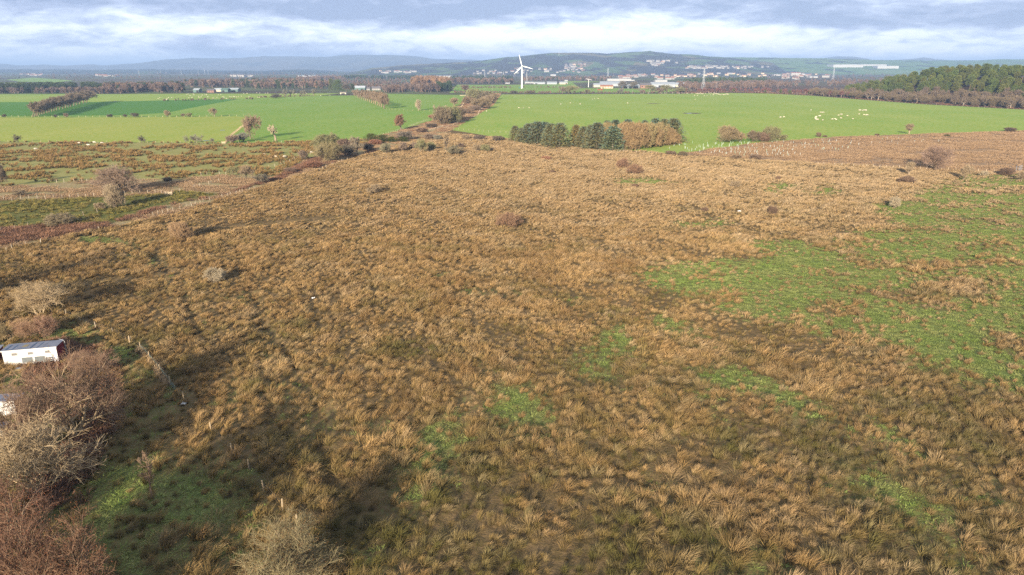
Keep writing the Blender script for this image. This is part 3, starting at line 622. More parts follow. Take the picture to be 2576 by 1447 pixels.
def leaf_quads(leaves):
    V = []; 
    for p, s, n in leaves:
        a = n.orthogonal().normalized(); b = n.cross(a); V += [p - a * s, p + b * s * .6, p + a * s, p - b * s * .6]
    V = np.array([tuple(v) for v in V]); return V, np.arange(len(V)).reshape(-1, 4)
BARK = mat('grey_bark', (.24, .20, .155), (.10, .08, .06), 9, tint=True)
TWIG = mat('twig_bark', (.215, .178, .138), (.13, .108, .085), 1.2, tint=True)
LEAFB = mat('withered_leaf', (.14, .075, .045), (.085, .045, .03), 2, tint=True)
def wood_mat(name, a, b, vmin=.7, vmax=1.25):
    m = bpy.data.materials.new(name); m.use_nodes = True; nt = m.node_tree; N = nt.nodes.new; L = nt.links.new
    s = nt.nodes['Principled BSDF']; s.inputs['Roughness'].default_value = .9; s.inputs['Specular IOR Level'].default_value = .1
    ti = N('ShaderNodeAttribute'); ti.attribute_name = 'tint'; ti.attribute_type = 'INSTANCER'; mx = N('ShaderNodeMix'); mx.data_type = 'RGBA'; L(ti.outputs['Fac'], mx.inputs[0])
    mx.inputs[6].default_value = (*a, 1); mx.inputs[7].default_value = (*b, 1)
    oi = N('ShaderNodeAttribute'); oi.attribute_name = 'bleach'; oi.attribute_type = 'INSTANCER'; hs = N('ShaderNodeHueSaturation'); mr = N('ShaderNodeMapRange'); mr.inputs[3].default_value = vmin; mr.inputs[4].default_value = vmax
    L(oi.outputs['Fac'], mr.inputs[0]); L(mr.outputs[0], hs.inputs['Value']); L(mx.outputs[2], hs.inputs['Color']); L(hs.outputs[0], s.inputs['Base Color']); return m
SPECIES = {}
def species(key, variants):
    out = []
    for kw in variants:
        tk, tn, lf, w = bare(**kw)
        V, Fq = tubes(tk, 5); tm = mesh_np('trunk', V, [Fq], [BARK], smooth=True)
        V, Fq = tubes(tn, 3); mi = np.zeros(len(Fq)); 
        if lf:
            V2, F2 = leaf_quads(lf); mi = np.concatenate([mi, np.ones(len(F2))]); Fq = np.concatenate([Fq, F2 + len(V)]); V = np.concatenate([V, V2])
        out.append((tm, mesh_np('crown', V, [Fq], [TWIG, LEAFB], mi), w))
    SPECIES[key] = out
species('spreading', [dict(seed=s, lv=(9, 7, 7, 6), trunk=.14, spread=1.05, up=.2, twig=.0042) for s in (1, 2, 3)])
species('oval', [dict(seed=s, lv=(13, 7, 6, 5), trunk=.12, spread=.62, up=.45, twig=.0045) for s in (4, 5, 6)])
species('windswept', [dict(seed=s, lv=(8, 7, 7, 6), trunk=.2, spread=1.0, up=.12, wind=(.5, .1), twig=.0045) for s in (7, 8, 9)])
species('shrub', [dict(seed=s, lv=(6, 5, 5, 4), trunk=.06, spread=.85, up=.3, stems=9, fan=.75, r0=.018, twig=.0055) for s in (10, 11, 12)])
species('thicket', [dict(seed=s, lv=(8, 6, 6, 4), trunk=.04, spread=.72, up=.35, stems=14, fan=.6, r0=.02, twig=.007) for s in (13, 14, 15)])
species('thorn', [dict(seed=s, lv=(7, 6, 5, 4), trunk=.25, spread=.95, up=.05, crook=.42, twig=.006, wind=(.22, 0)) for s in (16, 17)])
species('airy', [dict(seed=s, lv=(7, 5, 5, 3), trunk=.2, spread=1.0, up=.3, twig=.0032) for s in (26, 27, 28)])
species('nearshrub', [dict(seed=s, lv=(7, 5, 5, 4), trunk=.05, spread=.85, up=.34, stems=7, fan=.75, r0=.017, twig=.0021) for s in (34, 35)])
species('nearleaf', [dict(seed=s, lv=(7, 6, 5, 5), trunk=.05, spread=.8, up=.32, stems=9, fan=.7, r0=.016, twig=.0014, crook=.15, leaf=.004, leafn=1) for s in (36, 37)])
species('near', [dict(seed=s, lv=(8, 6, 6, 4), trunk=.1, spread=1.1, up=.14, twig=.002, crook=.24, stems=3, fan=.55, r0=.034) for s in (18, 19)])
species('big', [dict(seed=s, lv=(9, 7, 7, 6), trunk=.1, spread=1.1, up=.12, twig=.0026, crook=.24, stems=2, fan=.45, r0=.032) for s in (18, 19)])
species('beech', [dict(seed=s, lv=(9, 6, 6, 5), trunk=.08, spread=.9, up=.2, twig=.0015, crook=.14, stems=3, fan=.4, leaf=.005, leafn=1) for s in (20, 21)])
species('bigshrub', [dict(seed=s, lv=(8, 7, 6, 5), trunk=.05, spread=.8, up=.32, stems=10, fan=.8, r0=.018, twig=.0032) for s in (22, 23)])
species('leafshrub', [dict(seed=s, lv=(8, 7, 6, 5), trunk=.05, spread=.8, up=.32, stems=10, fan=.75, r0=.018, twig=.0032, leaf=.006, leafn=1) for s in (24,)])
species('sapling', [dict(seed=30, lv=(10, 4, 3), trunk=.15, spread=.45, up=.3, r0=.016, twig=.004)])
species('dead', [dict(seed=31, lv=(7, 5, 4), trunk=.36, spread=.5, up=.02, crook=.5, r0=.045, twig=.007, wind=(.35, 0))])
NT = [0]
def setcol(o, c): o.color = (*c, 1)
def plant(key, f, zx, zy, top, w=None, tint=(1, 1, 1), bark=(1, 1, 1), label=None, cat='tree', group=None, name='bare_tree', var=None, rz=None, z=None):
    """a tree or shrub standing at a measured place, as tall and as wide as it shows there"""
    X, Y = P(f, zx, zy); _, Yt = P(f, zx, top); x, y = at(X, Y); h = hgt(X, Y, Yt)
    if key == 'spruce': w = w * 1.55
    NT[0] += 1; v = SPECIES[key][(NT[0] if var is None else var) % len(SPECIES[key])]
    sc = h
    sx = sc if w is None else wid(X, Y, P(f, w, 0)[0] - P(f, 0, 0)[0]) / v[2]
    sx = min(max(sx, h * .35), h * 2.2)
    t = empty(name, (x, y, (gz(x, y) if math.hypot(x, y) < 420 else 0) if z is None else z), (NT[0] * 2.39996 % 6.283) if rz is None else rz); t.scale = (sx, sx, sc)
    if key not in ('spruce', 'pine', 'evergreen', 'gorse'): tint = (tint[0] * 1.16, tint[1] * 1.26, tint[2] * 1.2)
    a = ob('trunk', v[0], t); setcol(a, bark); b = ob('crown', v[1], t); setcol(b, tint)
    return tag(t, label, cat, group)

# ---- evergreens
NEEDLE = mat('spruce_needles', (.115, .12, .06), (.17, .145, .075), .9, tint=True, detail=3)
NEEDLEB = mat('spruce_tips', (.125, .165, .135), (.08, .115, .09), 2.5, tint=True)
PINEN = mat('pine_needles', (.105, .12, .032), (.055, .07, .02), 1.0, tint=True, detail=3)
EVERG = mat('gorse_leaf', (.045, .06, .016), (.08, .07, .02), 3, tint=True)
def blades(P0, D, L, W, rg, m):
    """flat pointed sprays from P0 along D"""
    n = len(P0); D = D / np.linalg.norm(D, axis=1, keepdims=True); s = np.cross(D, rg.normal(0, 1, (n, 3))); s /= np.linalg.norm(s, axis=1, keepdims=True) + 1e-9
    W = np.broadcast_to(W, n)[:, None]; L = np.broadcast_to(L, n)[:, None]; mid = P0 + D * L * .5
    V = np.stack([P0, mid + s * W, P0 + D * L, mid - s * W], 1).reshape(-1, 3)
    return V, np.arange(4 * n).reshape(-1, 4), np.full(n, m)
def spruce(seed, wid_=.55):
    rg = np.random.default_rng(seed); VV, FF, MM = [], [], []; n0 = 0
    for k in range(230):
        t = k / 230; z = .05 + .93 * t; rad = wid_ * .5 * (1 - t) ** .55 * rg.uniform(.75, 1.12) + .012; az = k * 2.39996 + rg.uniform(-.3, .3)
        d = np.array([math.cos(az), math.sin(az), 0]); m = 15
        u = rg.uniform(.15, 1, m); pos = d[None] * (u * rad)[:, None]; pos[:, 2] = z - .05 * u + .09 * u * u * (1 if t > .3 else .4) - .02
        pos += rg.normal(0, .008, pos.shape)
        D = d[None] * .9 + rg.normal(0, .5, (m, 3)); D[:, 2] += .12 - .35 * (rg.uniform(0, 1, m) > .5)
        V, Fq, M = blades(pos, D, rg.uniform(.03, .06, m), .011, rg, 0); M = np.where((u > .72) & (rg.uniform(0, 1, m) < .35 + .55 * t), 1, 0)
        VV.append(V); FF.append(Fq + n0); MM.append(M); n0 += len(V)
    return mesh_np('crown', np.concatenate(VV), [np.concatenate(FF)], [NEEDLE, NEEDLEB], np.concatenate(MM))
def pine(seed, low=.25, clumps=26, wd=.55, n=95, mats=None, bl=.05, bw=.012):
    rg = np.random.default_rng(seed); VV, FF = [], []; n0 = 0
    for k in range(clumps):
        t = (k + rg.uniform(0, 1)) / clumps; z = low + (.96 - low) * t; rr = wd * .5 * math.sqrt(max(.05, 1 - (max(0, t - .25) / .78) ** 2)) * rg.uniform(.3, .85)
        az = k * 2.4 + rg.uniform(-.5, .5); c = np.array([math.cos(az) * rr, math.sin(az) * rr, z]); s = np.array([.115, .115, .06]) * rg.uniform(.7, 1.2) * wd / .55
        q = rg.normal(0, 1, (n, 3)); q /= np.linalg.norm(q, axis=1, keepdims=True); pos = c + q * s * rg.uniform(.3, 1, (n, 1)) ** .5
        D = q + np.array([0, 0, .6]); V, Fq, M = blades(pos, D, rg.uniform(.6, 1.2, n) * bl, bw, rg, 0); VV.append(V); FF.append(Fq + n0); n0 += len(V)
    return mesh_np('crown', np.concatenate(VV), [np.concatenate(FF)], mats or [PINEN])
def stick(r0=.016, h=.9):
    mb = MB(); mb.bar((0, 0, -.01), (.006, .004, h * .5), r0, r0 * .7, 7); mb.bar((.006, .004, h * .5), (0, .01, h), r0 * .7, r0 * .2, 7); return mb.mesh('trunk', [BARK])
STICK = stick()
EV = {'spruce': [(STICK, spruce(s, w), w) for s, w in ((1, .52), (2, .6), (3, .46))], 'pine': [(STICK, pine(s, lo, c, w), w) for s, lo, c, w in ((4, .28, 36, .56), (5, .2, 40, .52), (6, .35, 34, .62), (7, .15, 42, .5))],
      'evergreen': [(STICK, pine(8, .08, 40, .8, 90), .8)], 'gorse': [(STICK, pine(9, .1, 36, 1.3, 80, [EVERG], .07, .02), 1.3), (STICK, pine(10, .1, 36, 1.3, 80, [EVERG], .07, .02), 1.3)]}
SPECIES.update(EV)

# the plantation of spruces and bare willows at the foot of the right pasture
SG = 'spruces of the little plantation'
for zx, zy, top, w, tint, lab in (
    (30, 975, 808, 110, (1.15, 1.05, .9), 'outermost small brownish spruce at the left end of the plantation'), (100, 985, 830, 110, (1.2, 1.1, .9), 'short brownish spruce second from the left end of the plantation'), (170, 990, 785, 150, (1, 1, .95), 'blue tipped spruce leaning against the bulky dark spruces at the left end'),
    (255, 1000, 765, 180, (.95, 1, 1), 'bulky spruce with a dark bluish top at the left of the plantation'), (330, 990, 770, 150, (.9, 1, 1), 'dark bluish spruce wedged behind two bulky spruces on the left'), (385, 1025, 785, 150, (1.15, 1.1, .9), 'broad olive spruce left half of the pair above the fence posts'),
    (480, 1035, 778, 190, (1.15, 1.1, .9), 'broad olive spruce at the right edge of the left spruce block'), (638, 1020, 798, 110, (1.5, 1.1, .75), 'narrow brown spruce just right of the gap in the plantation'), (715, 1030, 815, 130, (1.15, 1.05, .9), 'short spruce with a blue green top right of the narrow brown one'),
    (780, 1045, 800, 120, (1.1, 1.05, .9), 'olive spruce squeezed beside the tallest front spruce'), (850, 1050, 775, 240, (1.1, 1.05, .95), 'tallest broad front spruce with layered drooping branches'), (1010, 1062, 812, 200, (.95, 1.12, 1.05), 'pale blue green spruce standing in front of the brown willows'),
    (950, 960, 755, 120, (.9, 1.05, 1.05), 'bluish spruce top showing behind the plantation left of centre'), (1030, 965, 748, 130, (.9, 1.05, 1.05), 'bluish spruce top behind the pale blue green front spruce'), (1155, 970, 743, 130, (.9, 1.05, 1.05), 'lone dark spruce top rising behind the brown willows'),
    (1322, 970, 752, 110, (.95, 1.05, 1), 'rounded spruce top behind the middle of the brown willows'), (1430, 975, 733, 130, (.95, 1.1, 1.1), 'pointed bluish spruce behind the right part of the willows'), (1520, 985, 738, 150, (1.2, 1.15, .95), 'pale olive spruce behind the right end of the plantation'), (1610, 975, 733, 190, (1.15, 1.1, .95), 'tall broad olive spruce closing the right end of the plantation')):
    plant('spruce', 3, zx, zy, top, w, tint, label=lab, cat='spruce', group=SG, name='spruce_tree')
for i, (zx, zy, top, w) in enumerate(((905, 1045, 860, 90), (1090, 1050, 800, 150), (1180, 1055, 790, 170), (1165, 1000, 790, 170), (1270, 1050, 790, 160), (1280, 1000, 788, 190), (1360, 1035, 795, 150), (1370, 985, 785, 170), (1440, 1025, 815, 140), (1480, 1010, 800, 160), (1560, 1010, 830, 150), (1630, 1005, 880, 110), (960, 1000, 800, 140))):
    plant('thicket', 3, zx, zy, top + random.uniform(-14, 22), w * 1.1, (1.3, 1.0, .7) if i % 3 else (1.25, 1.08, .72), (1.1, .9, .7), 'leafless orange brown willow packed among the plantation spruces', 'willow', 'brown willows of the plantation', 'willow_tree')

# ---- single trees and shrubs; (kind, frame, x, base, top, width, tint, label, category, name)
PUR, GRY, TAN, OLV, DRK, RED = (1.15, .95, .95), (1.1, 1.15, 1.2), (1.55, 1.3, 1.1), (1.2, 1.25, .85), (.62, .6, .62), (1.5, .85, .75)
PALEB = (1.9, 1.75, 1.6)
for k, f, x, b, t, w, tint, lab, cat, nm in (
    # left pasture and strip
    ('big', 5, 1190, 690, 405, 540, (1.4, 1.12, 1.1), 'big spreading bare tree with pinkish twigs beside the rush pasture', 'tree', 'bare_tree'),
    ('bigshrub', 5, 1155, 835, 595, 210, (1.5, 1.3, 1.15), 'upright pale bare tree just in front of the big spreading pinkish one', 'tree', 'bare_tree'),
    ('shrub', 5, 1010, 850, 775, 110, TAN, 'low bare bush at the foot of the upright pale tree', 'bush', 'bare_bush'),
    ('bigshrub', 5, 600, 1010, 885, 250, (1.35, 1.2, 1), 'low spreading bare bush on the bracken bank at the left', 'bush', 'bare_bush'),
    ('spreading', 5, 2345, 515, 412, 120, OLV, 'small round bare tree left of a paler one above the track bed', 'tree', 'bare_tree'),
    ('spreading', 5, 2475, 548, 400, 170, TAN, 'pale round bare tree leaning over the bracken of the track bed', 'tree', 'bare_tree'),
    ('thicket', 5, 1680, 565, 525, 90, DRK, 'dark low bush in the rough grass right of the big bare tree', 'bush', 'bush'),
    ('shrub', 5, 205, 710, 655, 160, (1.1, .95, .85), 'flat brown bush behind the wire fence at far left', 'bush', 'bare_bush'),
    ('spreading', 5, 0, 630, 385, 150, (1, .85, .8), 'brown bare tree cut off by the left edge of the picture', 'tree', 'bare_tree'),
    ('bigshrub', 5, 1815, 1150, 965, 210, (1.7, 1.25, .95), 'round tan bush alone in the rough field near the track bed', 'bush', 'bare_bush'),
    ('shrub', 7, 2165, 185, 40, 200, PALEB, 'pale leafless bush alone among the rushes above the shed', 'bush', 'bare_bush'),
    ('thorn', 1, 180, 978, 895, 90, DRK, 'gnarled half dead thorn tree at the left end of the pasture edge', 'tree', 'thorn_tree'),
    ('thorn', 1, 1420, 985, 935, 70, GRY, 'small thorn bush against the leaning thorn tree on the pasture edge', 'bush', 'thorn_tree'),
    ('thorn', 1, 1450, 982, 908, 80, DRK, 'leaning thorn tree at the middle of the lower pasture edge', 'tree', 'thorn_tree'),
    ('thorn', 1, 1868, 990, 905, 70, GRY, 'first small thorn tree of three before the diagonal fence', 'tree', 'thorn_tree'),
    ('thorn', 1, 1962, 985, 900, 95, GRY, 'middle thorn tree of three before the diagonal fence', 'tree', 'thorn_tree'),
    ('thorn', 1, 2035, 990, 900, 95, GRY, 'third thorn tree of three standing by the puddle', 'tree', 'thorn_tree'),
    ('thorn', 1, 2115, 985, 935, 60, GRY, 'tiny thorn bush right of the puddle on the pasture edge', 'bush', 'thorn_tree'),
    ('shrub', 1, 1680, 725, 655, 62, TAN, 'pale round bare tree on the straight post fence across the pastures', 'tree', 'bare_tree'),
    ('spreading', 1, 2158, 722, 630, 90, TAN, 'larger pale bare tree near the right end of the straight post fence', 'tree', 'bare_tree'),
    ('shrub', 1, 1362, 728, 682, 80, DRK, 'wide low bush on the straight post fence left of the puddle strip', 'bush', 'bush'),
    ('shrub', 1, 1258, 728, 695, 45, DRK, 'small dark bush between two wider bushes on the post fence', 'bush', 'bush'),
    ('shrub', 1, 1105, 728, 695, 60, DRK, 'dark low bush left of the small one on the post fence', 'bush', 'bush'),
    ('shrub', 1, 668, 730, 685, 50, PUR, 'purplish bush on the post fence just right of the tree row', 'bush', 'bush'),
    ('shrub', 1, 560, 732, 698, 40, DRK, 'dark dome bush on the post fence under the tree row', 'bush', 'bush'),
    ('shrub', 1, 45, 728, 695, 45, DRK, 'dark bush on the post fence at the left edge', 'bush', 'bush'),
    ('shrub', 1, 1840, 722, 688, 45, PUR, 'purplish small bush between the two pale trees on the post fence', 'bush', 'bush'),
    ('shrub', 1, 1902, 724, 682, 70, OLV, 'olive bush beside the purplish one on the post fence', 'bush', 'bush'),
    ('spreading', 1, 2520, 945, 700, 200, (1.25, .95, .9), 'broad reddish bare tree at the top of the diagonal fence', 'tree', 'bare_tree'),
    ('shrub', 1, 2330, 990, 905, 130, PUR, 'loose purplish bush at the lower end of the diagonal fence', 'bush', 'bush'),
    ('shrub', 1, 2440, 975, 880, 130, GRY, 'grey bush right of the purplish one by the diagonal fence', 'bush', 'bush'),
    # middle
    ('dead', 2, 200, 966, 795, 95, PALEB, 'pale dead tree with a bare curved trunk on the pasture edge', 'tree', 'dead_tree'),
    ('oval', 2, 1453, 855, 697, 138, (1.15, .72, .62), 'lone dark reddish tree with a dense oval crown by the hedge fence', 'tree', 'bare_tree'),
    ('bigshrub', 2, 720, 1060, 890, 250, OLV, 'tall olive willow dome at the pasture corner', 'willow', 'bare_bush'),
    ('bigshrub', 2, 730, 1168, 985, 300, (1.25, 1.15, .8), 'wide olive brown willow in front of the tall willow dome', 'willow', 'bare_bush'),
    ('thicket', 2, 890, 1060, 945, 130, (.8, .6, .6), 'dark purple bush right of the willows', 'bush', 'bush'),
    ('shrub', 2, 915, 1120, 1000, 190, (.75, .7, .65), 'dark grey bush below the dark purple one', 'bush', 'bush'),
    ('oval', 2, 1025, 1105, 920, 125, (1.3, 1.2, 1.15), 'pale upright bare tree right of the willow clump', 'tree', 'bare_tree'),
    ('shrub', 2, 1130, 1070, 985, 140, (.8, .7, .65), 'dark bush right of the pale upright tree', 'bush', 'bush'),
    ('thicket', 2, 1200, 1000, 950, 120, (1.5, .85, .75), 'reddish bush in front of the gorse', 'bush', 'bush'),
    ('gorse', 2, 1160, 975, 895, 150, (1, 1, 1), 'olive gorse mound, first of the three on the hedge line', 'gorse', 'gorse_bush'),
    ('gorse', 2, 1270, 980, 905, 140, (.9, 1, .9), 'middle olive gorse mound on the hedge line', 'gorse', 'gorse_bush'),
    ('gorse', 2, 1365, 978, 925, 110, (.75, 1, .7), 'small green gorse mound right of the olive ones', 'gorse', 'gorse_bush'),
    ('gorse', 2, 1470, 970, 925, 130, (.8, 1, .75), 'flat green gorse under the grey bush', 'gorse', 'gorse_bush'),
    ('shrub', 2, 1500, 955, 865, 170, (.9, .85, .9), 'grey purple bush behind the flat green gorse', 'bush', 'bush'),
    ('shrub', 2, 1305, 1095, 985, 130, (1.2, 1.2, 1), 'grey bare bush alone right of the willow clump', 'bush', 'bare_bush'),
    ('shrub', 2, 1482, 1068, 980, 100, PUR, 'purplish bare bush at the middle of the scrubby field top', 'bush', 'bare_bush'),
    ('spreading', 2, 1650, 1088, 945, 130, OLV, 'tall olive bush with a dark base among the field top scrub', 'tree', 'bare_tree'),
    ('shrub', 2, 1590, 1050, 980, 90, PUR, 'purplish low bush left of the tall olive one', 'bush', 'bare_bush'),
    ('shrub', 2, 1760, 1060, 975, 100, OLV, 'small olive tree right of the tall olive bush', 'tree', 'bare_tree'),
    ('oval', 2, 1912, 1055, 890, 70, TAN, 'slender pale tree among the field top scrub', 'tree', 'bare_tree'),
    ('shrub', 2, 1990, 1105, 1010, 170, (1.05, 1, .85), 'wide grey green bush low in the field top scrub', 'bush', 'bare_bush'),
    ('shrub', 2, 2060, 1035, 985, 70, (.9, .7, .7), 'small purple bush above the wide grey green one', 'bush', 'bare_bush'),
    ('shrub', 2, 2215, 1070, 1000, 100, TAN, 'pale bush, left half of a pair at the right of the scrub', 'bush', 'bare_bush'),
    ('shrub', 2, 2305, 1072, 1000, 130, OLV, 'olive bush, right half of a pair at the right of the scrub', 'bush', 'bare_bush'),
    ('thicket', 2, 2430, 967, 915, 120, (.85, .75, .75), 'dark rounded bush on the fence left of the plantation', 'bush', 'bush'),
    ('thicket', 2, 2245, 957, 908, 110, (.8, .7, .75), 'purple grey bush in the bush line left of the plantation', 'bush', 'bush'),
    ('shrub', 2, 2110, 955, 900, 120, TAN, 'tan loose bush in the bush line left of the plantation', 'bush', 'bush'),
    ('shrub', 2, 1740, 955, 890, 130, PUR, 'purplish bush at the left end of the upper bush line', 'bush', 'bush'),
    ('shrub', 2, 1830, 960, 905, 90, GRY, 'grey bush second in the upper bush line', 'bush', 'bush'),
    ('shrub', 2, 475, 1158, 1055, 95, PUR, 'purplish bush beside the fence left of the willow clump', 'bush', 'bush'),
    ('thicket', 2, 580, 1235, 1170, 170, (1.15, .65, .55), 'dark red brown scrub on the track bed below the willows', 'bush', 'bush'),
    ('thicket', 2, 345, 1285, 1235, 130, (1.0, .75, .75), 'purple brown low scrub on the track bed', 'bush', 'bush'),
    ('shrub', 2, 65, 1390, 1295, 160, (.95, .9, .85), 'dark bare bush on the track bed left of the purple scrub', 'bush', 'bush'),
    ('thicket', 2, 1670, 880, 835, 150, (1.0, .75, .75), 'brown scrub below the big hedge trees', 'bush', 'bush'),
    ('thicket', 2, 1760, 835, 790, 130, (.7, .6, .6), 'dark low scrub in the shade of the big hedge trees', 'bush', 'bush'),
    ('bigshrub', 2, 1870, 800, 620, 200, (1.2, 1.05, .9), 'big grey brown hedge tree nearest along the hedge', 'tree', 'hedge_tree'),
    ('bigshrub', 2, 1950, 790, 615, 230, OLV, 'big olive hedge tree in the middle of the nearest hedge clump', 'tree', 'hedge_tree'),
    ('bigshrub', 2, 2020, 755, 625, 190, (.95, .8, .75), 'dark rounded hedge tree at the right of the nearest hedge clump', 'tree', 'hedge_tree'),
    ('thicket', 2, 1780, 740, 700, 90, RED, 'orange brown bush left of the nearest hedge clump', 'bush', 'bush'),
    ('bigshrub', 2, 2265, 640, 530, 210, (1.3, 1.1, .9), 'rounded brown hedge tree at the front of the far hedge clump', 'tree', 'hedge_tree'),
    ('bigshrub', 2, 2130, 590, 520, 130, (1.2, .95, .8), 'low brown hedge bush left in the far hedge clump', 'tree', 'hedge_tree'),
    ('bigshrub', 2, 2190, 560, 440, 170, OLV, 'tall olive hedge tree at the back of the far hedge clump', 'tree', 'hedge_tree'),
    ('bigshrub', 2, 2290, 560, 460, 190, (1.2, 1.1, .95), 'wide grey hedge tree at the back of the far hedge clump', 'tree', 'hedge_tree'),
    ('bigshrub', 2, 2385, 545, 485, 110, (1.3, 1.1, .85), 'tan hedge tree at the right end of the far hedge clump', 'tree', 'hedge_tree'),
    ('bigshrub', 2, 2340, 590, 505, 160, TAN, 'tan hedge tree right of centre in the far hedge clump', 'tree', 'hedge_tree'),
    ('oval', 2, 2110, 480, 400, 100, (1.0, .75, .75), 'purple bare tree beyond the far hedge clump', 'tree', 'bare_tree'),
    ('thicket', 2, 2200, 660, 610, 130, PUR, 'purplish scrub between the two hedge clumps', 'bush', 'bush'),
    ('thicket', 2, 2130, 690, 640, 120, (1.2, .95, .9), 'brown scrub below the purplish scrub of the hedge', 'bush', 'bush'),
    ('shrub', 2, 1632, 660, 548, 62, PALEB, 'pale lollipop shaped bare tree on the thin pasture fence', 'tree', 'bare_tree'),
    ('dead', 2, 1800, 665, 598, 26, PALEB, 'pale dead stump like tree on the thin pasture fence', 'tree', 'dead_tree'),
    ('oval', 2, 1990, 615, 530, 90, TAN, 'thin pale bare tree behind the nearest hedge clump', 'tree', 'bare_tree'),
    ('dead', 2, 1900, 640, 605, 26, PALEB, 'short dead stem left of the thin pale tree', 'tree', 'dead_tree'),
    ('oval', 2, 1290, 640, 480, 130, (1.25, 1.02, .95), 'nearest tree of the short row, with a pale forked trunk', 'tree', 'bare_tree'),
    ('evergreen', 2, 762, 455, 342, 70, (1, 1, 1), 'narrow green evergreen left of the round one by the farm', 'tree', 'evergreen_tree'),
    ('evergreen', 2, 825, 460, 350, 110, (.9, 1.1, .9), 'round green evergreen tree by the farm', 'tree', 'evergreen_tree'),
    ('spreading', 2, 910, 470, 385, 100, (.75, .7, .72), 'grey bare tree between the round evergreen and the farm', 'tree', 'bare_tree'),
    ('pine', 2, 972, 462, 390, 45, (.55, .65, .6), 'dark narrow conifer at the left end of the farm', 'tree', 'pine_tree'),
    ('shrub', 2, 200, 535, 493, 110, DRK, 'dark bush in the sheep pasture left of the hedge remnant', 'bush', 'bush'),
    ('oval', 2, 290, 518, 448, 60, GRY, 'bare tree at the left end of the hedge remnant', 'tree', 'bare_tree'),
    ('oval', 2, 350, 515, 455, 30, GRY, 'thin bare tree second on the hedge remnant', 'tree', 'bare_tree'),
    ('oval', 2, 378, 515, 450, 26, GRY, 'thinnest bare tree on the hedge remnant', 'tree', 'bare_tree'),
    ('oval', 2, 460, 515, 458, 36, GRY, 'thin bare tree at the middle of the hedge remnant', 'tree', 'bare_tree'),
    ('oval', 2, 492, 515, 452, 40, GRY, 'bare tree right of the middle of the hedge remnant', 'tree', 'bare_tree'),
    ('oval', 2, 582, 515, 440, 56, GRY, 'taller bare tree at the right end of the hedge remnant', 'tree', 'bare_tree'),
    # right
    ('bigshrub', 3, 2160, 975, 812, 230, (1.35, 1.15, .9), 'round tan bush tree with visible stems right of the plantation', 'tree', 'bare_bush'),
    ('shrub', 3, 2275, 970, 870, 130, (1.4, 1.1, .9), 'smaller tan bush leaning on the round bush tree', 'bush', 'bare_bush'),
    ('shrub', 3, 2420, 972, 858, 150, (1.0, .85, .75), 'brown bush between the round tan tree and the olive willow', 'bush', 'bare_bush'),
    ('thicket', 3, 2520, 972, 880, 130, (1, .75, .7), 'dark brown low thicket left of the olive willow', 'bush', 'bush'),
    ('bigshrub', 4, 30, 968, 820, 190, OLV, 'olive willow with a tangled base at the pasture corner', 'willow', 'bare_bush'),
    ('shrub', 4, 140, 960, 900, 110, OLV, 'low olive branches spilling right of the olive willow', 'bush', 'bare_bush'),
    ('thicket', 4, 505, 925, 880, 48, (1, .8, .75), 'small brown dome bush on the pasture edge', 'bush', 'bush'),
    ('thicket', 4, 575, 925, 908, 60, (1, .75, .7), 'flat brown bush right of the small dome bush', 'bush', 'bush'),
    ('oval', 4, 1412, 898, 788, 86, (1.35, 1.15, 1.0), 'lone oval birch at the lower edge of the sheep pasture', 'birch', 'birch_tree'),
    ('thicket', 4, 2425, 872, 830, 100, (.75, .62, .58), 'dark bush on the pasture edge near the right side', 'bush', 'bush'),
    ('thicket', 4, 1095, 910, 893, 80, (1, .75, .7), 'flat brown bush left of the lone birch', 'bush', 'bush'),
    ('gorse', 4, 1800, 922, 900, 85, (.8, .9, .7), 'dark green gorse bush in the planted rough', 'gorse', 'gorse_bush'),
    ('big', 4, 1690, 1258, 1005, 330, (1.45, 1.1, 1.1), 'big spreading bare tree on the fence at the right', 'tree', 'bare_tree'),
    ('oval', 4, 1410, 1312, 1175, 90, TAN, 'small birch with a white stem left of the big spreading tree', 'birch', 'birch_tree'),
    ('spreading', 4, 1960, 1358, 1200, 130, TAN, 'forked pale birch right of the big spreading tree', 'birch', 'birch_tree'),
    ('spreading', 4, 2540, 1370, 1260, 130, TAN, 'pale bare tree cut off at the right edge of the picture', 'tree', 'bare_tree'),
    ('thicket', 4, 1385, 1388, 1318, 140, (1.0, .75, .7), 'brown low bush in the field below the small birch', 'bush', 'bush'),
    ('thicket', 4, 2390, 1312, 1235, 120, (.8, .6, .58), 'dark purple bush near the metal panels', 'bush', 'bush'),
    ('shrub', 4, 2165, 1325, 1265, 80, PALEB, 'pale dead bush right of the forked birch', 'bush', 'bare_bush'),
    ('shrub', 6, 1268, 835, 720, 130, PALEB, 'pale leafless shrub alone on the green slope at right', 'bush', 'bare_bush'),
    ('thicket', 6, 40, 895, 815, 95, (.75, .55, .5), 'dark round bush in the upper middle of the rough field', 'bush', 'bush'),
    ('thicket', 6, 102, 560, 515, 45, (1, .72, .65), 'small brown bush in the pale grass below the planted rough', 'bush', 'bush'),
    ('bigshrub', 3, 1115, 1243, 1140, 135, (1.35, .9, .78), 'reddish brown round bush, upper of the pair below the plantation', 'bush', 'bare_bush'),
    ('bigshrub', 3, 1232, 1308, 1200, 150, (1.3, .88, .75), 'reddish brown round bush, lower of the pair below the plantation', 'bush', 'bare_bush'),
    ('thicket', 3, 405, 1290, 1262, 75, (.85, .6, .6), 'small flat purple bush in the rough field below the spruces', 'bush', 'bush'),
    ('thicket', 3, 340, 1152, 1118, 170, (1.7, 1.0, .85), 'flat pinkish scrub patch below the left spruces', 'bush', 'bush'),
    ('shrub', 3, 2240, 1435, 1365, 110, TAN, 'thin tan bush in the rough field at right of the middle', 'bush', 'bare_bush'),
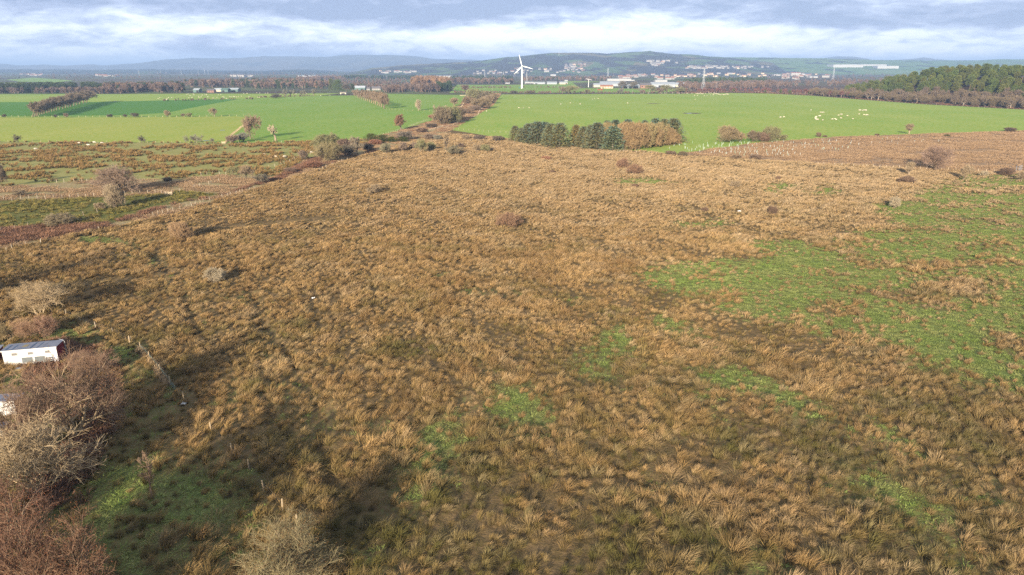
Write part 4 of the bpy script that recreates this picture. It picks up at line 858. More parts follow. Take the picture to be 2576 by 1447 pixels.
    ('thicket', 3, 1590, 1110, 1065, 130, (.95, .75, .7), 'brown scrub at the lower left corner of the planted rough', 'bush', 'bush'),
    ('thicket', 3, 1720, 1120, 1070, 90, (.8, .7, .6), 'dark bush beside the fence of the planted rough', 'bush', 'bush'),
    ('thicket', 3, 2255, 1145, 1105, 90, (1.05, .85, .75), 'brown bush on the fence below the tree guards', 'bush', 'bush'),
    ('thicket', 3, 2440, 1150, 1100, 110, (1.1, .85, .8), 'purplish bush on the fence right of the brown one', 'bush', 'bush'),
    ('bigshrub', 0, 1280, 572, 535, 62, (1.4, .95, .8), 'reddish brown bush alone in the middle of the rough field', 'bush', 'bare_bush'),
    ('shrub', 0, 942, 488, 464, 40, TAN, 'tan bush near the track bed side of the rough field', 'bush', 'bare_bush'),
    ('thicket', 0, 1772, 532, 521, 16, (.9, .65, .6), 'tiny brown bush left of the white scrap in the rough field', 'bush', 'bush'),
    ('shrub', 0, 1598, 472, 462, 18, (1, .7, .65), 'little brown bush below the reddish pair', 'bush', 'bush'),
    # beyond the right pasture
    ('spreading', 3, 575, 492, 405, 165, OLV, 'large olive bare tree clump at the far edge of the right pasture', 'tree', 'bare_tree'),
    ('spreading', 3, 505, 490, 420, 90, PUR, 'purplish bare tree left in the far clump', 'tree', 'bare_tree'),
    ('spreading', 3, 760, 490, 440, 80, OLV, 'small olive tree right of the far clump', 'tree', 'bare_tree'),
    ('spreading', 3, 1080, 490, 440, 80, GRY, 'grey tree at the far pasture edge before the barns', 'tree', 'bare_tree'),
    ('shrub', 3, 180, 495, 455, 120, (.95, .85, .75), 'brown bush at the far pasture edge right of the turbine', 'bush', 'bush'),
    ('shrub', 3, 310, 495, 465, 100, PUR, 'purplish bush on the far pasture edge', 'bush', 'bush'),
    ('shrub', 3, 20, 490, 458, 90, DRK, 'dark bush on the far pasture edge left of the turbine', 'bush', 'bush'),
    ('spreading', 3, 1115, 440, 360, 110, (.8, .75, .75), 'dark bare tree before the big barns, left one', 'tree', 'bare_tree'),
    ('spreading', 3, 1210, 440, 365, 100, (.9, .85, .8), 'dark bare tree before the big barns, right one', 'tree', 'bare_tree'),
    ('spreading', 3, 1400, 480, 400, 120, OLV, 'olive bare tree right of the barns red door', 'tree', 'bare_tree'),
    ('spreading', 3, 1560, 485, 400, 150, OLV, 'wide olive bare tree at the right of the barns', 'tree', 'bare_tree'),
    ('spreading', 3, 1680, 488, 420, 150, OLV, 'wide olive bare tree right of the previous wide one', 'tree', 'bare_tree'),
    ('spreading', 3, 1770, 485, 430, 100, GRY, 'grey bare tree at the right end of the far olive trees', 'tree', 'bare_tree'),
    ('spreading', 3, 1490, 488, 430, 100, PUR, 'purplish bare tree among the far olive trees', 'tree', 'bare_tree'),
    ('spreading', 3, 1310, 488, 445, 80, PUR, 'low purplish tree left of the far olive trees', 'tree', 'bare_tree'),
    ):
    if lab is None: continue
    plant(k, f, x, b, t, w, tint, (1.7, 1.6, 1.5) if cat == 'birch' or tint == PALEB else (1.2, 1.1, 1) if k in ('big', 'dead') else (.9, .85, .8), lab, cat, name=nm)
for i in range(22):                                                    # the leaning row on the left pastures
    t = (i + .5) / 22; t2 = t ** 1.25; X = 325 + 555 * t2; Y = 726 - 150 * t2 ** .95; h = 145 - 20 * t2
    plant('windswept', 1, X + random.uniform(-5, 5), Y, Y - h * random.uniform(.9, 1.1), 150, (.98, .85, .82), (.95, .9, .8), 'wind bent bare tree in the long leaning row on the left pastures', 'tree', 'trees of the long leaning row', 'bare_tree', rz=random.uniform(-.35, .35))
for i in range(14):                                                    # the short row in the middle
    t = (i + 1) / 14; X = 1285 - 285 * t; Y = 636 - 112 * t ** .9
    plant('oval', 2, X, Y, Y - (150 - 75 * t) * random.uniform(.9, 1.1), 95 - 35 * t, (1.2, .98, .92), (1.3, 1.15, .95), 'pinkish bare tree in the short dense row across the middle pasture', 'tree', 'trees of the short dense row', 'bare_tree')

# by the sheds
plant('near', 9, 1560, 2260, 560, 2200, (1.0, .72, .64), (2.1, 1.9, 1.5), 'large bare tree with pale spreading limbs and reddish twigs below the shed', 'tree', name='bare_tree', var=0, rz=.6)
plant('near', 9, 700, 2700, 1050, 1500, (1.0, .72, .66), (1.9, 1.7, 1.4), 'reddish twiggy tree left of the large pale limbed one', 'tree', name='bare_tree', var=1)
plant('nearshrub', 9, 800, 3350, 1900, 2300, (1.8, 1.5, 1.2), (2.2, 2.0, 1.6), 'straw coloured bare tree with fine twigs above the brown beeches', 'tree', name='bare_tree', var=0)
plant('nearshrub', 7, 400, 520, 160, 560, (2.0, 1.65, 1.3), (1.9, 1.75, 1.45), 'fan shaped pale bare bush behind the shed', 'bush', name='bare_bush', var=1)
plant('nearleaf', 7, 470, 720, 490, 230, (1.75, 1.2, 1.1), (1.3, 1.1, 1), 'pinkish bushy shrub right behind the shed', 'bush', name='bare_bush')
plant('nearleaf', 7, 290, 740, 540, 280, (1.75, 1.25, 1.05), (1.3, 1.1, 1), 'pinkish brown shrub left behind the shed', 'bush', name='bare_bush')
plant('nearleaf', 7, 30, 740, 590, 180, (1.3, 1.15, .8), (1.3, 1.1, 1), 'olive brown shrub behind the shed at the left edge', 'bush', name='bare_bush')
plant('nearshrub', 9, 1950, 950, 480, 1000, (1.3, .9, .78), (1.2, 1, .9), 'red brown bush against the right end of the shed', 'bush', name='bare_bush')
plant('beech', 0, 60, 1560, 1195, 300, (.95, .6, .52), (1.3, 1.15, 1), 'brown leaved beech filling the lower left corner', 'beech', name='beech_tree', var=0)
plant('beech', 0, 190, 1590, 1275, 250, (.92, .6, .5), (1.3, 1.15, 1), 'brown leaved beech right of the one in the corner', 'beech', name='beech_tree', var=1)
plant('beech', 0, -80, 1400, 1180, 250, (.95, .6, .52), (1.3, 1.15, 1), 'brown leaved beech at the left edge above the corner one', 'beech', name='beech_tree', var=1)
plant('nearleaf', 0, 715, 1500, 1318, 270, (1.2, 1.1, .8), (1.9, 1.75, 1.45), 'yellowish twiggy bush with pale branches at the bottom edge', 'bush', name='bare_bush')
plant('sapling', 8, 978, 612, 330, 130, (1.2, .9, .8), (1.3, 1.05, .9), 'thin sapling with a pale stem on the shaded grass', 'sapling', name='sapling')
# the belt of trees goes on below the picture and past its left edge; its shade falls into the picture
BELT = [(-46 + 34 * q + random.uniform(-3, 3), 33 - 26 * q + random.uniform(-5, 4), random.uniform(6.5, 11.5) * (1.05 - .25 * q)) for q in [k / 25 for k in range(26)]] + [(-95, 104, 12), (-104, 118, 12), (-112, 108, 12)]
for i, (x, y, h) in enumerate(BELT):
    t = empty('beech_tree', (x, y, gz(x, y)), i * 1.7); v = SPECIES['airy'][i % 3]; t.scale = (h * 1.15, h * 1.15, h)
    a = ob('trunk', v[0], t); b = ob('crown', v[1], t); setcol(b, (1.1, .78, .7))
    tag(t, 'tall bare beech in the belt of trees beside the sheds', 'beech', 'beeches of the belt by the sheds')

# ---------------------------------------------------------------- the pine wood on its knoll at the right
EDGE = [at(1700, 236.5), at(1845, 233), at(1932, 235.5), at(2040, 240), at(2180, 251), at(2330, 262.5), at(2576, 276), at(2900, 287)]
def behind(x, y):
    """metres behind the wood's front fence, measured outward along the line of sight"""
    az = np.arctan2(x, y); ea = np.array([math.atan2(a, b) for a, b in EDGE]); er = np.array([math.hypot(a, b) for a, b in EDGE])
    return np.hypot(x, y) - np.interp(az, ea, er)
AZ0, AZ1, AZ2 = [math.atan2(*at(X, 240)) for X in (2080, 2430, 2900)]
def sst(t): t = np.clip(t, 0, 1); return t * t * (3 - 2 * t)
def knoll(x, y):
    s = behind(x, y); az = np.arctan2(x, y)
    return 31 * sst((s - 8) / 210) * sst((az - AZ0) / (AZ1 - AZ0)) * (1 - .12 * sst((az - AZ1) / (AZ2 - AZ1)))
KN_FLOOR = field_mat('wood_floor', ((.10, .065, .05), (.075, .05, .04), (.13, .09, .06)), .6, .05, bump=.4)
def build_knoll():
    az = np.linspace(math.atan2(*at(1700, 240)), math.atan2(*at(2890, 285)), 90); ss = np.concatenate([np.linspace(0, 230, 40), np.linspace(250, 700, 14)])
    ea = np.array([math.atan2(a, b) for a, b in EDGE]); er = np.array([math.hypot(a, b) for a, b in EDGE]); r0 = np.interp(az, ea, er)
    A, S = np.meshgrid(az, ss); Rr = r0[None] + S; x = np.sin(A) * Rr; y = np.cos(A) * Rr
    z = knoll(x, y) * np.where(S > 230, 1 - .95 * sst((S - 230) / 420), 1) + .06; n = len(az); k = len(ss)
    i = np.arange(k - 1)[:, None] * n + np.arange(n - 1)[None]; q = np.stack([i, i + 1, i + 1 + n, i + n], -1).reshape(-1, 4)
    tag(ob('wooded_knoll', mesh_np('wooded_knoll', np.stack([x.ravel(), y.ravel(), z.ravel()], 1), [q], [KN_FLOOR], smooth=True)), kind='structure')
build_knoll()
def wood_points(n, s0, s1, X0, X1, r, gap):
    ea = np.array([math.atan2(a, b) for a, b in EDGE]); er = np.array([math.hypot(a, b) for a, b in EDGE]); out = []
    a0, a1 = math.atan2(*at(X0, 255)), math.atan2(*at(X1, 280)); tries = 0
    while len(out) < n and tries < 40000:
        tries += 1; a = r.uniform(a0, a1); s = r.uniform(s0, s1); R0 = np.interp(a, ea, er) + s; p = (math.sin(a) * R0, math.cos(a) * R0)
        if all((p[0] - q[0]) ** 2 + (p[1] - q[1]) ** 2 > gap * gap for q in out): out.append(p)
    return out
def build_pine_wood():
    r = np.random.default_rng(77)
    for x, y in wood_points(215, 72, 250, 2125, 2660, r, 8.6):
        az = math.atan2(x, y); h = r.uniform(13, 18) * (.72 + .28 * float(sst((az - AZ0) / (AZ1 - AZ0) * 1.6)))
        v = SPECIES['pine'][int(r.integers(0, 4))]; t = empty('pine_tree', (x, y, float(knoll(np.array(x), np.array(y)))), r.uniform(0, 6)); w = h * r.uniform(1.0, 1.3); t.scale = (w, w, h)
        c = r.uniform(.9, 1.35); a = ob('trunk', v[0], t); setcol(a, (1.1, .85, .7)); b = ob('crown', v[1], t); setcol(b, (c * r.uniform(.95, 1.3), c * 1.12, c * .95))
        tag(t, 'olive green pine in the dense pine wood on the right', 'pine', 'pines of the wood on the right')
    for x, y in wood_points(80, 4, 85, 2060, 2640, r, 5.5):
        h = r.uniform(9, 13.5); v = SPECIES['oval'][int(r.integers(0, 3))] if r.uniform() < .5 else SPECIES['spreading'][int(r.integers(0, 3))]
        t = empty('birch_tree', (x, y, float(knoll(np.array(x), np.array(y)))), r.uniform(0, 6)); w = h * r.uniform(.75, 1.05); t.scale = (w, w, h)
        a = ob('trunk', v[0], t); setcol(a, (2.3, 2.3, 2.3)); b = ob('crown', v[1], t); setcol(b, (1.0, .9, .82))
        tag(t, 'white stemmed bare birch in front of the pine wood', 'birch', 'birches in front of the pine wood')
    for x, y in wood_points(85, 8, 75, 2040, 2640, r, 5.5):
        h = r.uniform(7, 11); v = SPECIES['bigshrub'][int(r.integers(0, 2))]; t = empty('bare_bush', (x, y, float(knoll(np.array(x), np.array(y)))), r.uniform(0, 6)); w = h * r.uniform(.9, 1.3); t.scale = (w, w, h)
        a = ob('trunk', v[0], t); setcol(a, (1, .95, .9)); b = ob('crown', v[1], t); setcol(b, (1.1, 1.0, .78))
        tag(t, 'olive brown bare bush in the belt below the pine wood', 'bush', 'bushes in the belt below the pine wood')
    for x, y in wood_points(75, 4, 46, 1720, 2160, r, 6):
        h = r.uniform(6, 9.5); v = SPECIES['oval'][int(r.integers(0, 3))]; t = empty('birch_tree', (x, y, float(knoll(np.array(x), np.array(y)))), r.uniform(0, 6)); w = h * r.uniform(.9, 1.3); t.scale = (w, w, h)
        a = ob('trunk', v[0], t); setcol(a, (1.6, 1.5, 1.5)); b = ob('crown', v[1], t); setcol(b, (1.15, .66, .68))
        tag(t, 'reddish purple bare birch in the belt left of the pine wood', 'birch', 'purple birches left of the pine wood')
    for x, y in wood_points(9, 6, 30, 1830, 2160, r, 20):
        h = r.uniform(6, 8); v = SPECIES['pine'][int(r.integers(0, 4))]; t = empty('pine_tree', (x, y, 0), 1); t.scale = (h * 1.3, h * 1.3, h); a = ob('trunk', v[0], t); b = ob('crown', v[1], t); setcol(b, (1.3, 1.25, .9))
        tag(t, 'young light green pine among the purple birches', 'pine', 'young pines among the birches')
    p = np.array(wood_points(1500, 1, 60, 1720, 2680, r, 1.5)); z = knoll(p[:, 0], p[:, 1])
    scatter('undergrowth', np.stack([p[:, 0], p[:, 1], z], 1), r.uniform(1.2, 2.6, len(p)), r.uniform(0, 6, len(p)), r.integers(0, 3, len(p)), BRAK, 'red brown undergrowth along the front of the pine wood', 'undergrowth')
build_pine_wood()

# ---------------------------------------------------------------- far woods: masses of trees
FB = wood_mat('far_bare_wood', (.17, .125, .105), (.27, .165, .09)); FP = wood_mat('far_pine_wood', (.05, .075, .035), (.10, .115, .045))
def far_bare(seed, kw):
    tk, tn, lf, w = bare(seed=seed, **kw); V, Fq = tubes(tk, 4); V2, F2 = tubes(tn, 3)
    return proto(mesh_np('far_bare_shape', np.concatenate([V, V2]), [np.concatenate([Fq, F2 + len(V)])], [FB]))
FBARE = [far_bare(s, dict(lv=(10, 6, 5, 3), trunk=.12, spread=sp, up=.4, twig=.009, r0=.03)) for s, sp in ((41, .7), (42, .85), (43, .6))]
FPINE = [proto(pine(s, lo, 24, w, 60, [FP], .08, .02)) for s, lo, w in ((44, .15, .5), (45, .25, .55))]
def woods(name, poly, n, kind, h, tint, label, seed=0, cat='wood', wide=1.0):
    r = np.random.default_rng(seed + 100); px = np.array(poly, float); lo, hi = px.min(0), px.max(0); q = r.uniform(0, 1, (int(n * 6), 2)) * (hi - lo) + lo
    q = q[inpoly(q[:, 0], q[:, 1], poly)]; q = q[fbm(q[:, 0] / 40, q[:, 1] / 2.2, seed, 3) > .36][:n]
    pts = np.array([at(*a) for a in q]); m = len(pts)
    ps = FPINE if kind == 'pine' else FBARE if kind == 'bare' else FBARE + FPINE
    idx = r.integers(0, len(ps), m) if kind != 'mixed' else np.where(r.uniform(0, 1, m) < .82, r.integers(0, 3, m), 3 + r.integers(0, 2, m))
    scatter(name, np.stack([pts[:, 0], pts[:, 1], np.zeros(m) - .3], 1), h * r.uniform(.7, 1.15, m), r.uniform(0, 6.3, m), idx, ps, label, cat, np.clip(tint + r.normal(0, .18, m), 0, 1), r.uniform(0, 1, m))
Q1 = lambda *q: [P(1, *a) for a in q]
Q2 = lambda *q: [P(2, *a) for a in q]
Q3 = lambda *q: [P(3, *a) for a in q]
woods('pine_wood', Q1((-80, 465), (300, 462), (700, 455), (1050, 455), (1050, 470), (600, 478), (-80, 486)), 260, 'pine', 15, .25, 'dark green pine wood behind the left pastures', 1)
woods('bare_wood', Q1((-80, 478), (1000, 474), (1250, 470), (1250, 490), (-80, 492)), 170, 'bare', 10, .1, 'bare grey trees along the front of the left pine wood', 2)
woods('bare_wood', Q1((1060, 450), (1850, 440), (1880, 478), (1080, 488)), 230, 'mixed', 15, .2, 'brown bare wood in front of the left farm sheds', 3)
woods('bare_wood', Q1((1850, 400), (2600, 390), (2600, 430), (1900, 432)), 240, 'mixed', 15, .15, 'purple brown wood behind the left farm sheds', 4)
woods('bare_wood', Q2((-10, 385), (420, 370), (730, 400), (720, 440), (-10, 445)), 280, 'mixed', 15, .3, 'purple brown wood left of the green evergreens', 5)
woods('heath', Q2((420, 352), (900, 345), (1500, 345), (1560, 440), (1250, 455), (900, 420), (600, 400)), 330, 'bare', 8, .12, 'low purple brown heath and scrub behind the farm', 6)
woods('pine_wood', Q2((840, 335), (1600, 335), (1600, 346), (840, 346)), 170, 'pine', 14, .15, 'thin dark line of pines along the top of the heath', 7)
woods('bare_wood', Q2((400, 345), (860, 330), (880, 352), (420, 372)), 150, 'bare', 13, .25, 'purple wood left of the pine line', 8)
woods('larch_wood', Q2((1570, 395), (1720, 380), (1940, 400), (1950, 425), (1580, 430)), 140, 'bare', 21, .85, 'orange brown larches on the mound left of the turbine', 9)
woods('bare_wood', Q2((1260, 455), (1680, 440), (1680, 476), (1290, 480)), 130, 'bare', 11, .15, 'bare purple wood right of the farm', 10)
woods('pine_wood', Q2((1820, 460), (1960, 458), (1965, 470), (1825, 472)), 26, 'pine', 17, .2, 'dark conifers at the foot of the larches', 11)
woods('bare_wood', Q2((1640, 466), (1830, 462), (1830, 474), (1650, 476)), 34, 'bare', 14, .1, 'grey bare trees beside the dark conifers', 12)
woods('bare_wood', Q2((1960, 372), (2580, 365), (2580, 388), (1960, 392)), 190, 'mixed', 14, .2, 'grey bare wood on the plain left of the turbine', 13)
woods('pine_wood', Q2((1940, 345), (2580, 338), (2580, 350), (1950, 356)), 110, 'pine', 14, .1, 'dark pine belt on the plain behind the turbine', 14)
woods('bare_wood', Q3((100, 345), (700, 330), (1000, 335), (1000, 362), (620, 362), (120, 372)), 260, 'mixed', 12, .2, 'brown woods on the plain between turbine and barns', 15)
woods('pine_wood', Q3((1700, 390), (2000, 365), (2600, 370), (2600, 392), (1760, 410)), 190, 'pine', 15, .3, 'dark pine wood in front of the town at right', 16)
woods('bare_wood', Q3((1640, 410), (2600, 390), (2700, 420), (2500, 440), (1800, 455), (1700, 440)), 330, 'bare', 12, .12, 'brown bare woods below the pines at right', 17)
woods('bare_wood', [(1940, 208), (2300, 200), (2330, 214), (1950, 222)], 170, 'bare', 11, .1, 'grey bare trees between the town and the purple birches', 18)
woods('hedgerow', Q2((1960, 432), (2580, 428), (2580, 434), (1960, 438)), 60, 'bare', 4, .2, 'low bare hedge across the far green field', 19, 'hedge')
woods('hedgerow', Q2((1990, 478), (2580, 482), (2580, 490), (2000, 488)), 90, 'bare', 4, .25, 'low brown hedge along the far edge of the right pasture', 20, 'hedge')
woods('hedgerow', Q3((0, 482), (900, 484), (1800, 484), (1800, 490), (0, 490)), 150, 'bare', 4, .25, 'loose brown hedge beyond the right pasture', 21, 'hedge')
woods('hedgerow', Q3((100, 425), (900, 440), (1500, 455), (1500, 458), (100, 430)), 80, 'bare', 4, .2, 'thin hedge between the far green fields', 22, 'hedge')
woods('hedgerow', Q2((0, 528), (140, 525), (600, 512), (600, 516), (0, 535)), 46, 'bare', 3, .1, 'remnant of a low hedge across the left sheep pasture', 23, 'hedge')
woods('hedgerow', Q1((1640, 562), (2572, 542), (2572, 548), (1640, 568)), 40, 'bare', 3, .05, 'patchy dark hedge between the left pastures', 24, 'hedge')
for k, (a, b, n) in enumerate(((186, 200, 520), (181, 187, 520), (177.5, 181.5, 460))):
    woods('plain_woods', [(-60, a), (2640, a), (2640, b), (-60, b)], n, 'mixed', 11 + 3 * k, .15, ('scattered woods on the near part of the plain', 'scattered woods on the middle of the plain', 'hazy woods on the far part of the plain')[k], 30 + k)

# ---------------------------------------------------------------- far hills as a surface to stand things on
from mathutils.bvhtree import BVHTree
def bvh_of(names):
    V, Fs = [], []
    for o in C.objects:
        if o.name.split('.')[0] in names:
            n = len(V); V += [tuple(v.co) for v in o.data.vertices]; Fs += [tuple(i + n for i in p.vertices) for p in o.data.polygons]
    return BVHTree.FromPolygons(V, Fs)
HB = bvh_of(('hills',))
def on(X, Y):
    d = Vector(ray(X, Y)).normalized(); h = HB.ray_cast(Vector((0, 0, H)), d, 60000)
    if h[0] is not None: return tuple(h[0])
    if d.z > -.003: return None
    x, y = at(X, Y); return (x, y, 0)

# ---------------------------------------------------------------- fences
WOOD = mat('weathered_post', (.42, .36, .28), (.26, .22, .17), 3, tint=True)
WIRE = mat('fence_wire', (.30, .30, .30), None, 2, rough=.5, metal=.7)
def post_mesh(h=1.25, r=.06):
    mb = MB(); mb.bar((0, 0, -.2), (0, 0, h - .05), r, r * .92, 7); mb.bar((0, 0, h - .05), (0, 0, h), r * .92, r * .35, 7); return mb.mesh('post', [WOOD])
POST = post_mesh(); POSTB = post_mesh(1.4, .11); POSTW = post_mesh(1.35, .085)
def fence(pts, label, me=POST, tint=(1, 1, 1), spacing=None, wires=(.35, .75, 1.1), f=None, lean=.05, name='post_and_wire_fence', big=()):
    """posts at the measured picture places (or spaced along the line through them) and the wires between"""
    g = [at(*(P(f, *p) if f is not None else p)) for p in pts]
    if spacing:
        d = [0]; 
        for a, b in zip(g[:-1], g[1:]): d.append(d[-1] + math.hypot(b[0] - a[0], b[1] - a[1]))
        n = min(99, int(d[-1] / spacing) + 1); s = np.linspace(0, d[-1], n); g = list(zip(np.interp(s, d, [q[0] for q in g]), np.interp(s, d, [q[1] for q in g])))
    z = [gz(x, y) if math.hypot(x, y) < 270 else 0 for x, y in g]
    t = empty(name, (g[0][0], g[0][1], z[0])); tag(t, label, 'fence')
    for i, ((x, y), zz) in enumerate(zip(g, z)):
        p = ob('post', POSTB if i in big else me, t, (x - g[0][0], y - g[0][1], zz - z[0]), (random.gauss(0, lean), random.gauss(0, lean), random.uniform(0, 3))); k = random.uniform(.8, 1.15); setcol(p, tuple(c * k for c in tint))
    mb = MB()
    for h in wires:
        for (a, za), (b, zb) in zip(zip(g[:-1], z[:-1]), zip(g[1:], z[1:])):
            if math.hypot(a[0] - b[0], a[1] - b[1]) > 26: continue
            mb.bar((a[0] - g[0][0], a[1] - g[0][1], za - z[0] + h), (b[0] - g[0][0], b[1] - g[0][1], zb - z[0] + h), .006, n=3)
    if mb.v: ob('wire', mb.mesh('wire', [WIRE]), t)
    return t
WH = (1.15, 1.15, 1.15)
fence([(60, 1275), (122, 1250), (262, 1218), (405, 1185), (995, 1058), (1540, 912), (1590, 900), (1640, 892), (1690, 878), (1740, 868), (1805, 850), (1880, 825), (1925, 815), (1957, 805), (2018, 780), (2040, 775), (2110, 758), (2235, 728), (2283, 722), (2320, 710), (2370, 698), (2412, 682), (2432, 678), (2512, 662), (2560, 650)], 'old wire fence with leaning pale posts on the near side of the track bed', POSTW, WH, f=5, lean=.14)
fence([(640, 1262), (670, 1250), (705, 1236), (770, 1212), (835, 1190), (865, 1175), (920, 1160), (990, 1120), (1060, 1095)], 'short run of pale posts between rough field and track bed below the willow clump', POSTW, WH, f=2, lean=.1)
fence([(10, 1070), (152, 1055), (283, 1025), (560, 965), (840, 910), (980, 878), (1230, 810), (1470, 752), (1660, 712)], 'dark post fence on the far side of the bracken bank', POSTW, (.8, .75, .7), f=5)
fence([(130, 1240), (190, 1225), (255, 1205), (285, 1200), (310, 1190), (340, 1175), (365, 1165), (385, 1155), (412, 1145), (545, 1105), (570, 1095)], 'pale post fence along the rush pasture left of the willow clump', POSTW, WH, f=2)
fence([(35, 752), (122, 760), (210, 745), (293, 742), (375, 740), (460, 750), (540, 735), (628, 740), (705, 735), (790, 728), (865, 732), (945, 722), (1040, 705), (1255, 700), (1330, 695), (1405, 690), (1485, 690), (1560, 688), (1625, 692), (1660, 710)], 'pale post fence above the olive rush plot at the left', POSTW, WH, f=5, big=(19,))
fence([(1730, 690), (1805, 670), (1950, 632), (2005, 620), (2100, 598), (2125, 592), (2200, 570)], 'fence of pale posts running up from the timber gate', POSTW, WH, f=5)
fence([(500, 580), (572, 580), (645, 576), (745, 572), (825, 570), (875, 575), (940, 565)], 'short fence of pale posts below the shaded part of the rush pasture', POSTW, WH, f=5)
fence([(2020, 505), (2080, 500), (2140, 500), (2205, 498), (2270, 502)], 'few pale posts at the lower right of the rush pasture', POSTW, WH, f=5)
fence([(0, 979), (700, 982), (1400, 986), (2200, 992), (2572, 992)], 'thin wire fence between yellow green pasture and rush pasture', POSTW, (1.2, 1.15, 1.0), spacing=5.0, f=1)
fence([(0, 982), (200, 982), (420, 984), (600, 978)], 'thin wire fence below the pale dead tree', POSTW, (1.2, 1.15, 1.0), spacing=5.0, f=2)
fence([(5, 722), (120, 724), (730, 727), (1200, 727), (1800, 727), (2100, 722), (2450, 716)], 'straight fence of bright posts across the left pastures', POSTB, (1.6, 1.55, 1.3), spacing=6.3, f=1, wires=(.6, 1.1))
fence([(2268, 985), (2300, 945), (2340, 900), (2380, 870), (2420, 835), (2455, 815)], 'diagonal close set fence with pinkish pale posts', POSTB, (1.1, .95, .8), spacing=2.2, f=1)
fence([(1230, 912), (1310, 895), (1400, 870), (1490, 842), (1600, 800), (1740, 755)], 'fence up the left side of the hedge bank past the red tree', POSTW, WH, spacing=4.0, f=2)
fence([(1890, 842), (2000, 800), (2100, 758), (2230, 708), (2250, 660), (2280, 640)], 'fence down the right side of the hedge bank', POSTW, WH, spacing=3.6, f=2)
fence([(1740, 858), (1800, 848), (1880, 825)], 'short close fence crossing the hedge bank', POSTB, (1.3, 1.2, 1.1), spacing=1.3, f=2)
fence([(2050, 640), (2080, 605), (2105, 570)], 'timber fence on the left of the far hedge clump', POSTB, (1.4, 1.3, 1.2), spacing=2.2, f=2)
fence([(1310, 647), (1400, 655), (1550, 662), (1700, 664), (1800, 666)], 'thin fence across the middle pasture below the short tree row', POSTW, (1.4, 1.35, 1.1), spacing=6, f=2)
fence([(1890, 845), (2080, 858), (2200, 865), (2360, 878), (2572, 888)], 'thin fence along the lower left edge of the right pasture', POSTW, WH, spacing=4.4, f=2)
fence([(30, 985), (65, 984), (130, 988), (165, 992), (195, 995), (228, 998), (258, 1002), (292, 1006), (325, 1008), (455, 1035), (495, 1042), (528, 1045)], 'fence of pale posts in front of the left spruces', POSTW, WH, f=3)
fence([(1030, 1085), (1060, 1086), (1085, 1086), (1118, 1084), (1158, 1084), (1248, 1088), (1325, 1092), (1398, 1098)], 'fence of pale posts below the brown willows', POSTW, WH, f=3)
fence([(1750, 975), (1805, 975), (1930, 968), (2090, 970), (2160, 972), (2240, 968), (2370, 965), (2480, 962)], 'few pale posts left of the upper bush line in the field top scrub', POSTW, WH, f=2)
fence([(503, 1208), (560, 1208), (670, 1212), (740, 1216), (860, 1222), (950, 1226), (990, 1228), (1055, 1232), (1120, 1234), (1188, 1238), (1255, 1240), (1320, 1240), (1385, 1244), (1455, 1250), (1525, 1252), (1592, 1254), (1665, 1258), (1740, 1260), (1810, 1262), (1885, 1266), (1960, 1270), (2030, 1274), (2110, 1276), (2190, 1280), (2270, 1282), (2350, 1285)], 'long thin wire fence between rough field and planted rough', POSTW, (1.45, 1.4, 1.35), f=4)
fence([(1930, 236.3), (2040, 241.2), (2180, 252.4), (2330, 263.6), (2576, 276.6), (2680, 280)], 'post fence between sheep pasture and pine wood', POSTW, (1.2, 1.05, .85), spacing=6.5)
fence([(660, 508), (810, 585), (960, 638), (1133, 695), (1300, 780)], 'old fence with thin leaning posts behind the shed', POST, (1.1, 1.05, 1), f=7, lean=.1)
# the netting fence by the grass path
NET = mat('green_net', (.10, .16, .13), (.16, .20, .18), 6)
nf = fence([(1300, 785), (1405, 855), (1500, 950), (1608, 1078), (1705, 1200), (1845, 1358)], 'sagging netting fence with straw drifted against it beside the grass', POSTW, (1.1, .98, .8), f=7, lean=.04, name='netting_fence', big=(0,))
fence([(1357, 185), (1490, 320), (1600, 430), (1695, 560), (1817, 682), (1915, 790)], 'barbed wire fence with lone pale posts above the yellowish bush', POSTW, (1.05, .95, .8), f=8, lean=.03)
def netting():
    g = [at(*P(7, *p)) for p in ((1405, 855), (1500, 950), (1608, 1078), (1705, 1200), (1760, 1262))]; o0 = nf.location; mb = MB()
    for a, b in zip(g[:-1], g[1:]):
        for k in range(9):
            t0 = k / 9; z = .06 + .11 * k
            mb.bar((a[0] - o0.x, a[1] - o0.y, gz(*a) - o0.z + z), (b[0] - o0.x, b[1] - o0.y, gz(*b) - o0.z + z), .008, n=3)
        L = math.hypot(a[0] - b[0], a[1] - b[1])
        for k in range(int(L / .16)):
            t = k / (L / .16); x = a[0] + (b[0] - a[0]) * t - o0.x; y = a[1] + (b[1] - a[1]) * t - o0.y; z = gz(x + o0.x, y + o0.y) - o0.z
            mb.bar((x, y, z + .03), (x, y, z + .97), .007, n=3)
    ob('net', mb.mesh('net', [NET]), nf)
netting()
r_ = np.random.default_rng(3)
ln = [at(*P(7, *p)) for p in ((1375, 860), (1450, 930), (1560, 1050), (1620, 1150), (1660, 1215))]
sp_ = np.concatenate([np.array(a)[None] + (np.array(b) - np.array(a))[None] * r_.uniform(0, 1, (26, 1)) + r_.normal(0, .16, (26, 2)) for a, b in zip(ln[:-1], ln[1:])])
STRAW = [proto(tuft_mesh('straw_shape', 40, .8, .7, .03, veg_mat('straw_blades', (.16, .11, .06), (.42, .30, .18), (.36, .25, .14), inst=False), s, spread=.9, lean=(.3, .2))) for s in (81, 82)]
scatter('drifted_straw', np.stack([sp_[:, 0], sp_[:, 1], ground_z(sp_[:, 0], sp_[:, 1])], 1), r_.uniform(.8, 1.3, len(sp_)), r_.normal(0, .6, len(sp_)), r_.integers(0, 2, len(sp_)), STRAW, 'pale straw heaped along the netting fence', 'straw')
